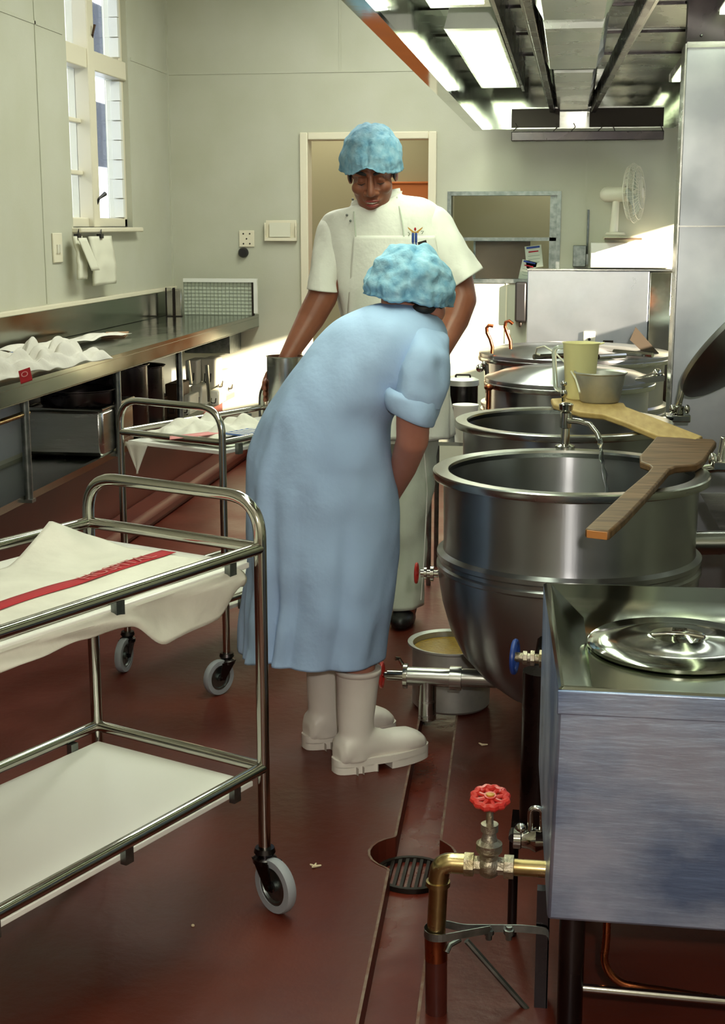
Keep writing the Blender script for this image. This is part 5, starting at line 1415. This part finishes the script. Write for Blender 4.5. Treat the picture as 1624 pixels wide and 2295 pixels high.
# dress
def hemfold(t):
    def f(th):
        a = math.degrees(th) % 360; m = 1
        m -= .20 * t * math.exp(-((a - 241) / 6) ** 2)
        m -= .07 * t * math.exp(-((a - 262) / 5) ** 2) + .08 * t * math.exp(-((a - 296) / 6) ** 2) + .06 * t * math.exp(-((a - 222) / 4) ** 2)
        m -= .05 * t * math.exp(-((a - 205) / 7) ** 2)
        m += .018 * t * math.sin(th * 5 + .6) + .012 * t * math.sin(th * 9 + 2.)
        m += .06 * t * math.exp(-((a - 228) / 7) ** 2) + .04 * t * math.exp(-((a - 278) / 9) ** 2)
        return m
    return f
keysW = [((922, 680), (978, 708), 3.60, .056, 0), ((874, 678), (996, 744), 3.58, .108, 0), ((812, 690), (1000, 800), 3.56, .150, 0), ((738, 738), (990, 852), 3.55, .165, 0), ((672, 805), (950, 890), 3.55, .168, .0), ((618, 880), (890, 930), 3.55, .170, .05), ((578, 965), (880, 985), 3.55, .175, .1), ((560, 1055), (886, 1070), 3.55, .178, .15),
         ((555, 1160), (888, 1180), 3.55, .175, .4), ((552, 1280), (882, 1300), 3.55, .172, .75), ((542, 1385), (866, 1410), 3.55, .172, 1), ((535, 1450), (857, 1472), 3.55, .174, 1.1)]
rk = [ringLR(L, R, Y, ry, 120, fold=hemfold(t), sq=.95) for L, R, Y, ry, t in keysW]
# the neckline rings tilt with the bent back
rw = wrinkle(wrinkle(interp_rings(rk, 9), .014, 7, 5), .007, 17, 8)
dr = obj('dress', MB().rings(rw, cap=False), 'dress', WT, smooth=80, solid=.004)
q = MB()
q.tube(rw[-4][:], .0013, 6, close=True)
obj('seams', q, 'dress', dr)
sleeve([((938, 718), (980, 738), 3.57, .045), ((922, 728), (993, 752), 3.53, .075), ((905, 762), (1002, 792), 3.475, .088), ((893, 800), (1000, 830), 3.45, .082), ((884, 850), (992, 880), 3.43, .078), ((878, 880), (982, 915), 3.425, .074)], 'sleeve', 'dress', WT, .018, 3)
sleeve([((880, 868), (990, 900), 3.425, .070), ((870, 875), (986, 912), 3.425, .082), ((868, 900), (982, 935), 3.422, .084), ((874, 915), (974, 955), 3.42, .078), ((882, 912), (966, 948), 3.42, .064)], 'sleeve_cuff', 'dress', WT, .012, 9)
sleeve([((925, 710), (990, 750), 3.68, .08), ((915, 780), (1000, 810), 3.72, .07), ((885, 880), (960, 905), 3.76, .065)], 'sleeve', 'dress', WT, .01, 13)


# boots
def boot(c, yaw, parent):
    f = V((math.cos(yaw), math.sin(yaw), 0)); s = V((-f.y, f.x, 0)); Z_ = V((0, 0, 1)); c = V((c.x, c.y, 0))
    T_ = lambda x, y, z: c + f * x + s * y + Z_ * z
    def el(cx, rx, ry, z, n=28): return [T_(cx + rx * math.cos(2 * PI * k / n), ry * math.sin(2 * PI * k / n), z) for k in range(n)]
    mb_ = MB()
    mb_.rings([el(.008, .060, .060, .286), el(.008, .060, .060, .274), el(.006, .058, .057, .25), el(.003, .054, .052, .19), el(0, .050, .047, .14), el(.002, .050, .045, .11), el(-.002, .056, .045, .07), el(-.004, .058, .045, .03)])
    # foot lofted along x
    prof = [(-.060, .026, .022, .075), (-.050, .040, .022, .10), (-.02, .045, .022, .12), (.03, .044, .022, .125), (.065, .043, .022, .105), (.10, .046, .022, .090), (.14, .051, .022, .088), (.175, .049, .024, .084), (.200, .040, .026, .072), (.216, .022, .030, .055)]
    rs = []
    for x, hw, z0, z1 in prof:
        rs.append([T_(x, hw * math.copysign(abs(math.cos(a_)) ** .75, math.cos(a_)), (z0 + z1) / 2 + (z1 - z0) / 2 * math.copysign(abs(math.sin(a_)) ** .8, math.sin(a_))) for a_ in [2 * PI * k / 24 for k in range(24)]])
    mb_.rings(rs)
    o__ = obj('boot', mb_, 'boot', parent); voxel(o__, .0042, 8)
    # sole with heel block and arch gap
    def outline(x0, x1, w_, n=14):
        pts = []
        for k in range(n + 1): a_ = PI / 2 + PI * k / n; pts.append((x0 + w_ * .9 + w_ * .9 * math.cos(a_), w_ * math.sin(a_)))
        for k in range(n + 1): a_ = -PI / 2 + PI * k / n; pts.append((x1 - w_ + w_ * math.cos(a_), w_ * math.sin(a_)))
        return pts
    q_ = MB()
    ol = []
    for k in range(40):
        a_ = 2 * PI * k / 40; x = .078 + .146 * math.cos(a_); w_ = .046 + .010 * math.sin((x - .02) * 14) * (1 if x > .02 else 0)
        ol.append((x, w_ * math.copysign(abs(math.sin(a_)) ** .55, math.sin(a_))))
    q_.prism([T_(x, y, .020) for x, y in ol], (0, 0, .020)); 
    hl = [(x, y) for x, y in ol]
    def clip(lo, hi):
        return [(min(hi, max(lo, x)), y) for x, y in hl]
    for lo, hi in ((-.07, -.022), (-.017, -.004), (.001, .040)): q_.prism([T_(x, y, .0008) for x, y in clip(lo, hi)], (0, 0, .021))
    q_.prism([T_(x, y, .0008) for x, y in clip(.085, .23)], (0, 0, .021))
    obj('sole', q_, 'boot', o__, smooth=30)
    q_ = MB(); q_.rings([el(.008, .0615, .0615, z) for z in (.272, .287)], cap=False); obj('boot_top_band', q_, 'boot', o__, solid=.002)
    return o__
boot(BT[0], math.radians(38), WT)
boot(BT[1], math.radians(36), WT)
